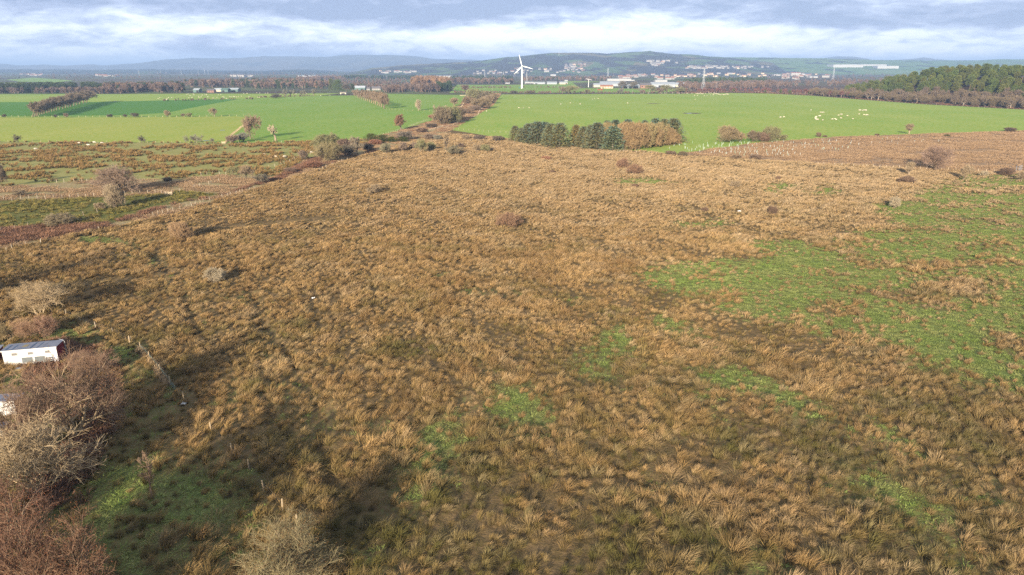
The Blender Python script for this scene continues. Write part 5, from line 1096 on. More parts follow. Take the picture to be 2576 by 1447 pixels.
def timber_gate(f, x0, x1, Y, label, h=1.2):
    a, b = at(*P(f, x0, Y)), at(*P(f, x1, Y)); L = math.hypot(b[0] - a[0], b[1] - a[1]); t = empty('timber_gate', (*a, 0), math.atan2(b[1] - a[1], b[0] - a[0])); tag(t, label, 'gate')
    mb = MB()
    for k in range(5): mb.box((L / 2, 0, .2 + k * (h - .25) / 4), (L, .05, .10))
    for x in (.05, L - .05): mb.box((x, .055, h / 2 + .08), (.1, .05, h))
    mb.bar((.1, .10, .22), (L - .1, .10, h - .1), .05, n=4)
    ob('bars', mb.mesh('bars', [WOOD]), t, color=(1.6, 1.5, 1.4))
    for x in (-.15, L + .15): p = ob('post', POSTB, t, (x, 0, 0)); setcol(p, (.9, .75, .65))
timber_gate(5, 1665, 1730, 706, 'small timber gate in the fence above the track bed')
timber_gate(1, 2230, 2262, 992, 'white timber gate at the foot of the diagonal fence')
timber_gate(2, 2050, 2110, 512, 'long white railing gate at the top of the middle pasture', 1.3)
def metal_panels():
    x0, y0 = at(*P(4, 2490, 1278)); x1, y1 = at(*P(4, 2560, 1262)); L = 2.6; t = empty('metal_panels', (x0, y0, 0), math.atan2(y1 - y0, x1 - x0)); tag(t, 'grey galvanised metal gate panels standing at the right edge', 'gate')
    M = mat('galvanised_steel', (.42, .45, .50), (.30, .33, .38), 2, rough=.45, metal=.6)
    for k, (ox, rz) in enumerate(((0, .35), (L * .95, -.15))):
        mb = MB(); ca, sa = math.cos(rz), math.sin(rz)
        for z in (.1, .5, .9, 1.3, 1.75, 2.2, 2.6): mb.bar((0, 0, z), (L * ca, L * sa, z), .035, n=5)
        for q in (0, .25, .5, .75, 1): mb.bar((L * ca * q, L * sa * q, 0), (L * ca * q, L * sa * q, 2.65), .04, n=5)
        ob('panel', mb.mesh('panel', [M]), t, (ox, 0, 0))
metal_panels()

# ---------------------------------------------------------------- sheds at the left
def quad_panel(mb, a, b, c, d, th=.02, m=0):
    """a slab between four corners"""
    A = [Vector(p) for p in (a, b, c, d)]; n = (A[1] - A[0]).cross(A[3] - A[0]).normalized() * th
    mb.add([tuple(p) for p in A] + [tuple(p + n) for p in A], ((0, 3, 2, 1), (4, 5, 6, 7), (0, 1, 5, 4), (1, 2, 6, 5), (2, 3, 7, 6), (3, 0, 4, 7)), m)
WHITE = mat('white_boards', (.66, .65, .63), (.52, .51, .49), 1.5, rough=.55); REDB = mat('dark_red_boards', (.16, .018, .022), (.11, .015, .018), 2)
FELT = mat('grey_roof_sheet', (.21, .22, .27), (.13, .14, .18), 1.6, rough=.7); FELT2 = mat('pale_roof_patch', (.28, .22, .11), (.22, .18, .10), 3); BLUEF = mat('blue_grey_roof_strip', (.09, .14, .22), (.06, .10, .17), 3)
GLASS = mat('dusty_window', (.17, .18, .18), (.11, .125, .13), 2.5, rough=.25, spec=.5); DUSTY = mat('boarded_window', (.21, .20, .19), (.15, .145, .14), 2)
def shed(L, D, hf, hb, loc, rz, label, windows=(), roofpatch=True, side=REDB):
    t = empty('garden_shed', loc, rz); tag(t, label, 'shed')
    mb = MB(); th = .06
    mb.box((L / 2, th / 2, hf / 2), (L, th, hf)); ob('front_wall', mb.mesh('front_wall', [WHITE]), t)
    for nm, x in (('side_wall', th / 2), ('side_wall', L - th / 2)):
        mb = MB(); V = [(x - th / 2, th + .002, 0), (x - th / 2, D, 0), (x - th / 2, D, hb), (x - th / 2, th + .002, hf - .01)]; V += [(a + th, b, c) for a, b, c in V]
        mb.add(V, ((3, 2, 1, 0), (4, 5, 6, 7), (0, 1, 5, 4), (1, 2, 6, 5), (2, 3, 7, 6), (3, 0, 4, 7))); ob(nm, mb.mesh(nm, [side]), t)
    mb = MB(); mb.box((L / 2, D - .03, hb / 2 - .02), (L - 2 * th - .01, .06, hb - .04)); ob('back_wall', mb.mesh('back_wall', [side]), t)
    mb = MB(); n = 8; rr = random.Random(4)
    for k in range(n):
        x0, x1 = -.15 + (L + .3) * k / n, -.15 + (L + .3) * (k + 1) / n + .03; zf = hf + .04 + .012 * (k % 2) + rr.uniform(0, .01); zb = hb + .05 + .012 * (k % 2)
        quad_panel(mb, (x0, -.18, zf), (x1, -.18, zf), (x1, D + .12, zb), (x0, D + .12, zb), .03)
    rf = ob('roof', mb.mesh('roof', [FELT]), t)
    if roofpatch:
        for x0, x1, y0, y1, m in ((2.3, 2.95, 1.0, 1.9, FELT2), (.3, .52, .2, 2.3, BLUEF), (1.2, 1.4, .1, 2.2, BLUEF), (2.0, 3.3, .12, .32, BLUEF), (3.62, 3.75, -.1, 2.6, BLUEF), (4.55, 4.66, -.1, 2.6, BLUEF), (.4, 1.3, .02, .25, BLUEF)):
            z = lambda y: hf + .095 + (hb + .01 - hf) * (y + .18) / (D + .3); mb = MB(); quad_panel(mb, (x0, y0, z(y0)), (x1, y0, z(y0)), (x1 + .1, y1, z(y1)), (x0 + .1, y1, z(y1)), .012); ob('patch', mb.mesh('patch', [m]), rf)
        mb = MB(); mb.box((L / 2, -.20, hf + .0), (L + .3, .035, .13)); ob('fascia', mb.mesh('fascia', [WHITE]), rf)
    for x0, x1, z0, z1, m in windows:
        mb = MB(); w, h = x1 - x0, z1 - z0; fr = .05
        for c, d in (((x0 + w / 2, -.02, z0), (w + 2 * fr, .05, fr)), ((x0 + w / 2, -.02, z1), (w + 2 * fr, .05, fr)), ((x0 - fr / 2, -.02, z0 + h / 2), (fr, .046, h - fr)), ((x1 + fr / 2, -.02, z0 + h / 2), (fr, .046, h - fr))): mb.box(c, d)
        wn = ob('window', mb.mesh('window', [WHITE]), t); mb = MB(); mb.box((x0 + w / 2, -.008, z0 + h / 2), (w, .02, h - fr)); ob('pane', mb.mesh('pane', [m]), wn)
    return t
S0 = at(*P(9, 95, 815)); S1 = at(*P(9, 1205, 715)); SL = math.hypot(S1[0] - S0[0], S1[1] - S0[1]); srz = math.atan2(S1[1] - S0[1], S1[0] - S0[0])
zs = min(gz(*S0), gz(*S1)); k = SL / 7.2
SH = shed(SL, 2.9 * k, 2.62 * k, 2.5 * k, (*S0, zs), srz, 'white shed with a grey sheet roof, two rows of windows and a dark red end', [(1.2 * k, 1.95 * k, 1.72 * k, 2.2 * k, DUSTY), (3.35 * k, 4.05 * k, 1.68 * k, 2.15 * k, DUSTY), (5.65 * k, 6.3 * k, 1.72 * k, 2.18 * k, DUSTY), (2.4 * k, 3.85 * k, .45 * k, 1.35 * k, GLASS), (4.1 * k, 5.5 * k, .45 * k, 1.35 * k, GLASS)])
mb = MB()
for i in range(3): mb.box((SL - 1.35 + i * .1, -.45 - i * .0, .5 + i * .28), (1.0 - .2 * i, .35, .06), rz=.1 * i)
for x in (SL - 1.75, SL - .95): mb.box((x, -.42, .62), (.07, .07, 1.25))
ob('porch_ledge', mb.mesh('porch_ledge', [mat('old_planks', (.22, .19, .16), (.13, .11, .09), 4)]), SH)
mb = MB()
for x in (SL - .25, SL + .12): mb.box((x, -.55, .55), (.22, .04, 1.3), rz=.2)
ob('leaning_board', mb.mesh('leaning_board', [mat('pale_grey_board', (.42, .42, .45), (.3, .3, .33), 3)]), SH)
ca, sa = math.cos(srz), math.sin(srz)
def shed_pt(x, y): return (S0[0] + x * ca - y * sa, S0[1] + x * sa + y * ca)
x, y = shed_pt(-.9, -.3); shed(2.2, 3.0, 2.3, 2.5, (x - 2.2 * ca, y - 2.2 * sa, gz(x, y)), srz, 'dark red shed beside the white one, cut off by the left edge', roofpatch=False)
x, y = at(8, 1042); WS = shed(3.6, 2.2, 2.0, 1.9, (x - 2.2, y, gz(x, y)), .12, 'low white shed half hidden behind the large bare tree', roofpatch=False)
x, y = at(-2, 1102); shed(2.0, 1.6, 1.5, 1.4, (x - 1.6, y, gz(x, y)), .1, 'smallest pale shed at the left edge below the white ones', roofpatch=False)
x, y = shed_pt(2.35, -.8); mb = MB(); mb.box((0, 0, .16), (1.3, .7, .05), rz=.1); mb.box((.05, .03, .08), (1.15, .55, .11), rz=.1); mb.box((.0, -.0, .21), (1.24, .62, .05), rz=.25)
tag(ob('tarp_bundle', mb.mesh('tarp_bundle', [mat('blue_grey_tarp', (.40, .46, .52), (.22, .27, .33), 4)]), loc=(x, y, gz(x, y)), rot=(0, 0, srz)), 'blue grey tarpaulin bundle on the ground below the shed windows', 'tarpaulin')
x, y = shed_pt(2.2, -1.35); mb = MB(); mb.box((0, 0, .07), (2.2, .16, .09)); mb.box((-.9, -.3, .05), (2.8, .14, .06), rz=.05)
tag(ob('planks_on_the_grass', mb.mesh('planks', [mat('fresh_plank', (.55, .40, .20), (.45, .33, .18), 3)]), loc=(x, y, gz(x, y)), rot=(0, 0, srz)), 'yellow brown planks lying in front of the shed', 'planks')
x, y = shed_pt(SL + .6, 1.9); mb = MB(); mb.bar((0, 0, 0), (0, 0, 2.6), .03, n=6); mb.bar((0, 0, 2.6), (-.25, 0, 2.95), .03, n=6); mb.bar((-.25, 0, 2.95), (-.7, 0, 3.1), .028, n=6)
tag(ob('lamp_pole', mb.mesh('lamp_pole', [mat('grey_pipe', (.5, .5, .5), (.38, .38, .38), 3)]), loc=(x, y, gz(x, y)), rot=(0, 0, srz)), 'bent grey pipe standing behind the right end of the shed', 'pipe')
def scrap(f, zx, zy, m, label, s=.5, cat='litter'):
    x, y = at(*P(f, zx, zy)); bm = bmesh.new(); bmesh.ops.create_grid(bm, x_segments=5, y_segments=5, size=s / 2); rr = random.Random(int(zx))
    for v in bm.verts: v.co.z = .28 * s + rr.uniform(-.16, .3) * s; v.co.x += rr.uniform(-.1, .1) * s
    me = bpy.data.meshes.new('crumpled_scrap'); bm.to_mesh(me); bm.free(); me.materials.append(m); o = ob('crumpled_scrap', me, loc=(x, y, gz(x, y) + .15)); md = o.modifiers.new('thick', 'SOLIDIFY'); md.thickness = .02; tag(o, label, cat)
WP = mat('white_plastic', (.8, .8, .8), (.65, .66, .68), 4); BP = mat('blue_plastic', (.03, .07, .35), None, 4)
scrap(8, 1180, 18, WP, 'white plastic scrap on the grass near the lone fence post'); scrap(0, 1859, 534, WP, 'bright white scrap in the rough field at right of the middle', 1.0)
scrap(9, 1855, 1085, BP, 'blue plastic scrap under the large bare tree', .5); scrap(0, 788, 750, WP, 'small white scrap among the rushes left of the middle', .5)

# ---------------------------------------------------------------- sheep
WOOL = mat('fleece', (.56, .52, .45), (.46, .42, .35), 6, tint=True); FACE = mat('sheep_face', (.35, .31, .27), None, 5)
def sheep_mesh(seed, down):
    bm = bmesh.new()
    def ell(c, s, sub=2):
        g = bmesh.ops.create_icosphere(bm, subdivisions=sub, radius=1)['verts']
        for v in g: v.co = Vector((c[0] + v.co.x * s[0], c[1] + v.co.y * s[1], c[2] + v.co.z * s[2]))
    ell((0, 0, .62), (.56, .27, .28)); ell((-.3, 0, .64), (.3, .26, .26)); ell((.34, 0, .62), (.26, .22, .24))
    hx, hz = (.78, .28) if down else (.78, .88); ell((.6, 0, (.62 + hz) / 2 + .05), (.2, .11, .17)); ell((hx, 0, hz), (.17, .085, .1)); ell((-.6, 0, .6), (.06, .05, .16))
    for s in (-1, 1): ell((hx - .1, s * .12, hz + .05), (.04, .09, .03), 1)
    for x in (-.34, .36):
        for s in (-1, 1): ell((x, s * .14, .22), (.06, .055, .26), 1)
    me = bpy.data.meshes.new('sheep'); bm.to_mesh(me); bm.free(); o = bpy.data.objects.new('t', me); COL.objects.link(o)
    md = o.modifiers.new('r', 'REMESH'); md.mode = 'VOXEL'; md.voxel_size = .045; dg = bpy.context.evaluated_depsgraph_get(); m2 = bpy.data.meshes.new_from_object(o.evaluated_get(dg)); bpy.data.objects.remove(o)
    m2.name = 'sheep'; m2.materials.clear(); m2.materials.append(WOOL); m2.materials.append(FACE)
    for p in m2.polygons:
        p.use_smooth = True; c = p.center
        if c.x > .66 or c.z < .32 and not (c.x > .5): p.material_index = 1
    return m2
SHEEP = [sheep_mesh(1, True), sheep_mesh(2, True), sheep_mesh(3, False)]
def flock(f, pts, label, group, s=1.15):
    for i, (a, b) in enumerate(pts):
        x, y = at(*P(f, a, b)); o = ob('sheep', SHEEP[i % 3], loc=(x, y, .03 if f != 0 else 0), rot=(0, 0, random.choice((0, math.pi)) + random.uniform(-.9, .9)), scale=s * random.uniform(.92, 1.1)); setcol(o, (1, random.uniform(.92, 1), random.uniform(.85, 1))); tag(o, label, 'sheep', group)
flock(3, [(1295, 489), (1318, 489), (1372, 489), (1478, 489), (1492, 490), (1505, 489), (1530, 488), (1546, 488), (1598, 488), (1614, 488), (1655, 488), (1668, 489), (1680, 489), (1708, 488), (1718, 489), (1732, 489), (1758, 490), (1766, 491), (1806, 489), (1834, 512), (1864, 512), (1848, 490), (1858, 494), (1866, 490), (1876, 496), (1884, 492), (1892, 488), (1902, 491), (1910, 496), (1918, 493), (1932, 516), (1945, 488), (1960, 515), (1978, 488), (1988, 489), (1996, 487), (2004, 489), (1992, 508), (2018, 498), (2022, 508), (2030, 497), (2040, 490), (2050, 494), (2058, 497), (2066, 496), (2072, 500), (2080, 502), (2090, 504), (2100, 506), (2120, 502), (2126, 506), (2136, 503), (2148, 500), (2160, 498), (2168, 499), (2170, 502), (2110, 500), (1840, 553), (2030, 486), (1950, 492)], 'white sheep in the long flock on the crest of the right pasture', 'sheep on the crest of the right pasture', 1.3)
flock(3, [(70, 638), (113, 640), (172, 638), (490, 600), (586, 588), (684, 600), (808, 551), (831, 544), (866, 545), (1161, 590)], 'lone white sheep scattered over the left part of the right pasture', 'sheep scattered over the right pasture', 1.2)
flock(4, [(126, 734), (160, 731), (431, 661), (527, 683), (542, 684), (558, 683), (484, 727), (478, 735), (474, 745), (480, 752), (492, 757), (502, 755), (512, 721), (522, 720), (550, 763), (646, 753), (674, 750), (684, 759), (708, 714), (728, 704), (740, 705), (732, 743), (797, 718), (853, 749), (916, 702), (916, 663), (928, 662), (948, 664), (960, 660), (964, 662), (983, 658), (984, 666), (965, 708), (982, 711), (992, 709), (1003, 711)], 'white sheep in the loose flock on the right of the pasture', 'sheep in the loose flock on the right', 1.2)
flock(1, [(1590, 543), (1606, 536), (1680, 545), (1674, 555), (1694, 534), (1727, 537), (1875, 502), (1890, 499), (1898, 537), (1911, 514), (1930, 533), (1942, 497), (1950, 507), (1996, 522), (2000, 533), (2022, 528), (2034, 510), (2062, 506), (2076, 504), (2090, 526), (2142, 540), (2180, 537), (2196, 506), (2220, 506), (2238, 524), (2276, 543), (2310, 526), (2322, 525), (2344, 523), (2358, 525), (2378, 529), (2400, 526), (2426, 521), (2504, 528), (2450, 494), (2484, 492), (1150, 573), (2250, 531)], 'small white sheep scattered over the bright pasture at far left', 'sheep on the far left pasture', 1.3)
flock(2, [(8, 485), (38, 488), (66, 520), (120, 489), (20, 531), (34, 533), (650, 513), (742, 511), (405, 497), (508, 494), (95, 490)], 'white sheep near the hedge remnant in the middle of the far pasture', 'sheep near the hedge remnant', 1.3)
flock(1, [(362, 1058)], 'white sheep farthest left in the rush pasture', None, 1.4); flock(1, [(880, 1016), (893, 1020)], 'white sheep, one of two side by side in the rush pasture', 'pair of sheep in the rush pasture', 1.4)
flock(1, [(948, 990)], 'white sheep at the fence above the pair in the rush pasture', None, 1.4); flock(1, [(1026, 998)], 'white sheep right of the pair, by the fence of the rush pasture', None, 1.3); flock(1, [(795, 998)], 'pinkish sheep left of the pair, half hidden in rushes', None, 1.3)
flock(2, [(88, 1115)], 'white sheep at the left of three near the willow clump', None, 1.3); flock(2, [(198, 1138), (289, 1138)], 'white sheep, one of two among rushes left of the willow clump', 'two sheep left of the willow clump', 1.4); flock(2, [(560, 1092)], 'pale sheep by the fence at the willow clump', None, 1.4); flock(2, [(2317, 672)], 'white sheep alone by the hedge bank of the right pasture', None, 1.4)

# ---------------------------------------------------------------- tree guards
GUARD = mat('white_guard', (.48, .50, .47), (.38, .41, .39), 5, tint=True)
def guard_mesh():
    mb = MB(); n = 8; r0, r1 = .06, .05
    for k in range(n):
        a, b = 2 * math.pi * k / n, 2 * math.pi * (k + 1) / n; V = [(r * math.cos(t), r * math.sin(t), z) for z in (-.05, 1.3) for r in (r0, r1) for t in (a, b)]
        mb.add(V, ((0, 1, 5, 4), (3, 2, 6, 7), (4, 5, 7, 6)))
    mb.box((.12, 0, .55), (.035, .035, 1.3)); return mb.mesh('tree_guard', [GUARD])
GM = guard_mesh()
def guards():
    rr = random.Random(5); n = 0
    def put(f, zx, zy, lab, grp):
        x, y = at(*P(f, zx, zy)); o = ob('tree_guard', GM, loc=(x, y, .02), rot=(rr.gauss(0, .09), rr.gauss(0, .09), rr.uniform(0, 6)), scale=(1.2, 1.2, rr.uniform(.75, 1.15))); setcol(o, rr.choice(((1, 1, 1), (1, 1, 1), (.75, 1, .8), (.8, .95, 1)))); tag(o, lab, 'tree guard', grp)
    qs = [(1560, 1050), (1620, 995), (1760, 960), (2050, 985), (2570, 980), (3000, 960), (3300, 950), (3420, 985), (3400, 1060), (3000, 1060), (2900, 1130), (2570, 1120), (2300, 1120), (1900, 1090)]
    while n < 165:
        zx, zy = rr.uniform(1560, 3420), rr.uniform(945, 1130)
        if not inpoly(np.array([zx]), np.array([zy]), qs)[0]: continue
        if rr.random() > (1.0 if zx < 2700 else .75): continue
        put(3, zx, zy, 'white tree guard tube in the densely planted part of the reddish rough', 'tree guards in the planted rough'); n += 1
    for zx, zy in ((1123, 990), (1243, 972), (1302, 1000), (1040, 992), (908, 1008), (1150, 952), (1200, 950), (1312, 948), (1350, 958), (1470, 976), (1540, 978), (1555, 962), (1712, 975)):
        put(4, zx, zy, 'isolated tree guard tube at the sparse right end of the planting', 'tree guards at the sparse end')
    for zx, zy in ((1750, 975), (1806, 974)): put(2, zx, zy, 'tree guard tube left of the upper bush line, away from the planting', 'tree guards by the upper bush line')
guards()

# ---------------------------------------------------------------- wind turbines, pylons, mast
STEEL = mat('white_painted_steel', (.80, .80, .80), (.74, .74, .75), 1.5, rough=.4)
def turbine(f, zx, zb, zhub, R_, angles, yaw, label, two=False):
    x, y = at(*P(f, zx, zb)); h = hgt(*P(f, zx, zb), P(f, zx, zhub)[1]); t = empty('wind_turbine', (x, y, 0), yaw); tag(t, label, 'wind turbine')
    k = h / 46; mb = MB(); n = 20
    for i in range(8):
        q, p = i / 8, (i + 1) / 8; mb.bar((0, 0, h * q * .985), (0, 0, h * p * .985), (1.9 - 1.0 * q) * k, (1.9 - 1.0 * p) * k, 18)
    ob('tower', mb.mesh('tower', [STEEL]), t)
    mb = MB(); mb.prism([(-1.3 * k, -1.2 * k), (1.3 * k, -1.2 * k), (1.55 * k, 0), (1.2 * k, 1.3 * k), (-1.2 * k, 1.3 * k), (-1.55 * k, 0)], 6.5 * k, o=(0, 1.2 * k, h)); ob('nacelle', mb.mesh('nacelle', [STEEL]), t)
    mb = MB(); yf = -2.05 * k; mb.bar((0, yf, h), (0, yf - 1.3 * k, h), 1.25 * k, 1.0 * k, 16); mb.bar((0, yf - 1.3 * k, h), (0, yf - 2.4 * k, h), 1.0 * k, .25 * k, 16); hub = ob('hub', mb.mesh('hub', [STEEL]), t)
    for a in angles:                                                     # degrees clockwise from straight up, as seen from the front
        bm = bmesh.new(); ca, sa = math.cos(R(a)), math.sin(R(a)); rings = []
        for q, c, th, tw in ((0.02, .75, .75, 60), (.07, .8, .7, 50), (.16, 1.75, .45, 28), (.24, 1.95, .36, 20), (.4, 1.55, .25, 12), (.6, 1.15, .17, 7), (.8, .8, .11, 3), (.95, .45, .06, 1), (1, .12, .03, 0)):
            ring = []
            for j in range(8):
                g = 2 * math.pi * j / 8; cx = (math.cos(g) - .25) * c * .5 * k * 1.25; cz = math.sin(g) * th * .5 * k; w = R(tw); lx = cx * math.cos(w) - cz * math.sin(w); ly = cx * math.sin(w) + cz * math.cos(w); r = q * R_ * k
                ring.append(bm.verts.new((lx * ca + r * sa, yf - .7 * k + ly, h - lx * sa + r * ca)))
            rings.append(ring)
        for p, q in zip(rings[:-1], rings[1:]):
            for j in range(8): bm.faces.new((p[j], p[(j + 1) % 8], q[(j + 1) % 8], q[j]))
        bm.faces.new(rings[0]); bm.faces.new(rings[-1][::-1]); bmesh.ops.recalc_face_normals(bm, faces=bm.faces); me = bpy.data.meshes.new('blade'); bm.to_mesh(me); bm.free(); me.materials.append(STEEL); ob('blade', me, t)
    return t, (x, y), k
tb, (tx, ty), tk = turbine(3, 99, 437, 213, 24.5, (-16, 104, 227), .12, 'tall white three bladed wind turbine towering over the distant green field')
mb = MB(); mb.box((0, 0, 1.2), (3.2, 2.4, 2.4)); mb.prism([(-1.75, 2.42), (1.75, 2.42), (0, 3.0)], 2.6); ob('transformer_box', mb.mesh('transformer_box', [mat('green_cabinet', (.06, .16, .12), None, 2)]), tb, (-5.5, -1, 0))
turbine(3, 768, 425, 346, 22, (-76, 104), .25, 'small two bladed wind turbine standing near the big grey barns')
tagx, k_ = turbine(2, 2093, 240, 222, 26, (0, 122, 240), .3, 'tiny white wind turbine far off on the slope left of the hill')[0], 0
GALV = mat('pylon_steel', (.42, .44, .47), (.34, .36, .39), .5, rough=.6)
def pylon_mesh():
    mb = MB(); lv = [(0, 3.4), (9, 2.4), (17, 1.6), (23, 1.1), (28, 1.0), (33, .9), (38, .8), (42, .15)]; c = [(1, 1), (1, -1), (-1, -1), (-1, 1)]
    for (z0, a), (z1, b) in zip(lv[:-1], lv[1:]):
        for i in range(4):
            p, q = c[i], c[(i + 1) % 4]; mb.bar((p[0] * a, p[1] * a, z0), (p[0] * b, p[1] * b, z1), .2, n=4)
            mb.bar((p[0] * a, p[1] * a, z0), (q[0] * b, q[1] * b, z1), .11, n=3); mb.bar((q[0] * a, q[1] * a, z0), (p[0] * b, p[1] * b, z1), .11, n=3)
    for z, w in ((24.5, 5.2), (30.5, 6.5), (36, 4.6)):
        for s in (-1, 1):
            for yy in (-.8, .8): mb.bar((s * .9, yy, z), (s * w, 0, z + .5), .15, n=3); mb.bar((s * .9, yy, z + 2), (s * w, 0, z + .5), .12, n=3)
            mb.bar((s * w, 0, z + .5), (s * w, 0, z - 1.6), .1, n=4)
    return mb.mesh('pylon', [GALV])
PY = pylon_mesh()
for f, zx, zb, zt, lab in ((1, 1402, 320, 253, 'nearest lattice pylon on the left part of the plain'), (1, 1586, 298, 264, 'short lattice pylon right of the nearest one'), (1, 1824, 304, 252, 'tall lattice pylon in the middle of the far row'), (1, 1927, 300, 268, 'small lattice pylon between two taller ones'), (1, 1995, 300, 256, 'lattice pylon left of the tallest pylon'), (1, 2058, 296, 236, 'tallest lattice pylon of the far row'), (1, 2095, 298, 250, 'lattice pylon just right of the tallest one'), (1, 1616, 290, 250, 'faint lattice pylon behind the short one'),
                         (2, 2298, 335, 262, 'lattice pylon left of the tall wind turbine'), (2, 2487, 345, 268, 'lattice pylon just left of the turbine blades'), (2, 2280, 270, 240, 'faint lattice pylon at the foot of the hill'), (2, 2565, 300, 240, 'lattice pylon behind the turbine blade tip'), (3, 148, 370, 268, 'lattice pylon right behind the tall turbine'), (3, 962, 345, 232, 'lattice pylon above the long white factory'), (3, 1278, 290, 240, 'faint lattice pylon before the hill houses'), (3, 1918, 455, 240, 'large near lattice pylon in front of the town'), (4, 652, 350, 228, 'lattice pylon in front of the white warehouses')):
    p = at(*P(f, zx, zb)); h = hgt(*P(f, zx, zb), P(f, zx, zt)[1]); o = ob('pylon', PY, loc=(*p, 0), rot=(0, 0, .5), scale=h / 42); tag(o, lab, 'pylon', 'pylons on the plain')
p = on(*P(3, 472, 106)) or (0, 6000, 140)
mb = MB(); mb.bar((0, 0, -8), (0, 0, 70), 1.4, .9, 6); mb.bar((0, 0, 70), (0, 0, 105), .9, .4, 6); tag(ob('radio_mast', mb.mesh('radio_mast', [GALV]), loc=p), 'slender radio mast on the top of the far hill', 'mast')
POLE = mat('pole_timber', (.30, .27, .24), None, 3); mb = MB(); mb.bar((0, 0, 0), (0, 0, 9), .18, .13, 7); mb.box((0, 0, 8.3), (1.8, .12, .14)); PL = mb.mesh('utility_pole', [POLE])
for f, zx, zb, zt in ((2, 1960, 458, 422), (2, 2373, 460, 400), (2, 313, 470, 420), (3, 232, 440, 400), (3, 425, 425, 402), (3, 465, 428, 402), (3, 692, 425, 400), (3, 855, 455, 420), (3, 2052, 455, 372), (3, 2408, 440, 375), (3, 1208, 490, 455), (3, 1378, 480, 440)):
    o = ob('utility_pole', PL, loc=(*at(*P(f, zx, zb)), 0), scale=(1.5, 1.5, hgt(*P(f, zx, zb), P(f, zx, zt)[1]) / 9)); tag(o, 'thin pale utility pole standing in the distant green fields', 'pole', 'utility poles in the distant fields')

# ---------------------------------------------------------------- farms, factories, houses
BM = {n: mat(n, c, d, s, rough=.75) for n, c, d, s in (('grey_sheeting', (.34, .37, .40), (.26, .29, .32), .3), ('pale_cladding', (.38, .38, .375), (.32, .325, .33), .2), ('green_cladding', (.10, .17, .15), (.08, .13, .12), .3), ('cream_wall', (.62, .50, .36), (.54, .44, .32), .4), ('slate_roof', (.13, .12, .13), (.09, .085, .09), .8), ('tile_roof', (.26, .12, .08), (.19, .09, .06), .8), ('harled_wall', (.34, .325, .305), (.28, .27, .26), .5), ('dark_opening', (.03, .03, .035), None, 1), ('rust_red', (.30, .07, .04), (.22, .05, .03), 1), ('beige_cladding', (.50, .45, .34), (.42, .38, .29), .3), ('brick', (.30, .17, .12), (.22, .12, .09), 1))}
def barn(f, x0, x1, yb, ye, yr, depth, wall, roof, label, cat='barn', doors=(), nbay=0, base=None, name='barn', lean=0.0):
    """a long building facing the camera: eaves at ye, ridge at yr"""
    A, B = at(*P(f, x0, yb)), at(*P(f, x1, yb)); L = math.hypot(B[0] - A[0], B[1] - A[1]); z0 = 0
    he = hgt(*P(f, (x0 + x1) / 2, yb), P(f, 0, ye)[1]); hr = max(he + .25, hgt(*P(f, (x0 + x1) / 2, yb), P(f, 0, yr)[1])); t = empty(name, (*A, z0), math.atan2(B[1] - A[1], B[0] - A[0])); tag(t, label, cat)
    mb = MB(); V = [(0, 0, 0), (L, 0, 0), (L, depth, 0), (0, depth, 0), (0, 0, he), (L, 0, he), (L, depth, he), (0, depth, he), (0, depth / 2, hr), (L, depth / 2, hr)]
    mb.add(V, ((0, 1, 5, 4), (1, 2, 6, 9, 5), (2, 3, 7, 6), (3, 0, 4, 8, 7), (3, 2, 1, 0))); ob('wall', mb.mesh('wall', [BM[wall]]), t)
    mb = MB(); o = .5; q = .12
    quad_panel(mb, (-o, -o, he - .12), (L + o, -o, he - .12), (L + o, depth / 2, hr + .1), (-o, depth / 2, hr + .1), q); quad_panel(mb, (L + o, depth + o, he - .12), (-o, depth + o, he - .12), (-o, depth / 2, hr + .1), (L + o, depth / 2, hr + .1), q); ob('roof', mb.mesh('roof', [BM[roof]]), t)
    for a, b, h in doors: mb = MB(); mb.box((L * (a + b) / 2, -.04, he * h / 2), (L * (b - a), .12, he * h)); ob('door', mb.mesh('door', [BM['dark_opening']]), t)
    for i in range(nbay): mb = MB(); w = L / (nbay * 2.2); mb.box((L * (i + .5) / nbay, -.03, he * .55), (w, .1, he * .3)); ob('window', mb.mesh('window', [BM['dark_opening']]), t)
    return t
barn(1, 1942, 1998, 478, 452, 438, 14, 'green_cladding', 'grey_sheeting', 'dark green shed at the left end of the left farm', doors=((.55, .95, .8),))
barn(1, 2080, 2150, 478, 458, 444, 9, 'brick', 'slate_roof', 'brown stone farmhouse behind the bare trees of the left farm', 'farmhouse', nbay=4, name='farmhouse')
barn(1, 2150, 2220, 470, 450, 436, 12, 'beige_cladding', 'grey_sheeting', 'beige shed in the middle of the left farm', doors=((.1, .35, .7),))
barn(1, 2220, 2290, 474, 450, 436, 14, 'green_cladding', 'green_cladding', 'dark green shed with two gables at the right of the left farm', doors=((.2, .5, .75),))
barn(1, 2290, 2390, 470, 448, 434, 16, 'green_cladding', 'grey_sheeting', 'long grey green shed at the right end of the left farm', doors=((.1, .3, .7), (.5, .7, .7)))
barn(2, 990, 1095, 455, 432, 412, 12, 'green_cladding', 'grey_sheeting', 'green grey barn at the left of the middle farm', doors=((.6, .85, .6),))
barn(2, 1112, 1145, 455, 440, 426, 7, 'harled_wall', 'slate_roof', 'small white cottage left in the middle farm', 'cottage', nbay=2, name='cottage')
barn(2, 1165, 1250, 455, 438, 418, 9, 'harled_wall', 'slate_roof', 'larger white cottage right in the middle farm', 'cottage', nbay=4, name='cottage')
barn(2, 845, 905, 495, 478, 472, 5, 'beige_cladding', 'slate_roof', 'low dark shed beside the track below the evergreens', 'shed', doors=((.2, .8, .6),), name='field_shed')
barn(3, 130, 222, 394, 376, 370, 16, 'pale_cladding', 'grey_sheeting', 'white striped shed right of the tall turbine', doors=((.05, .95, .45),))
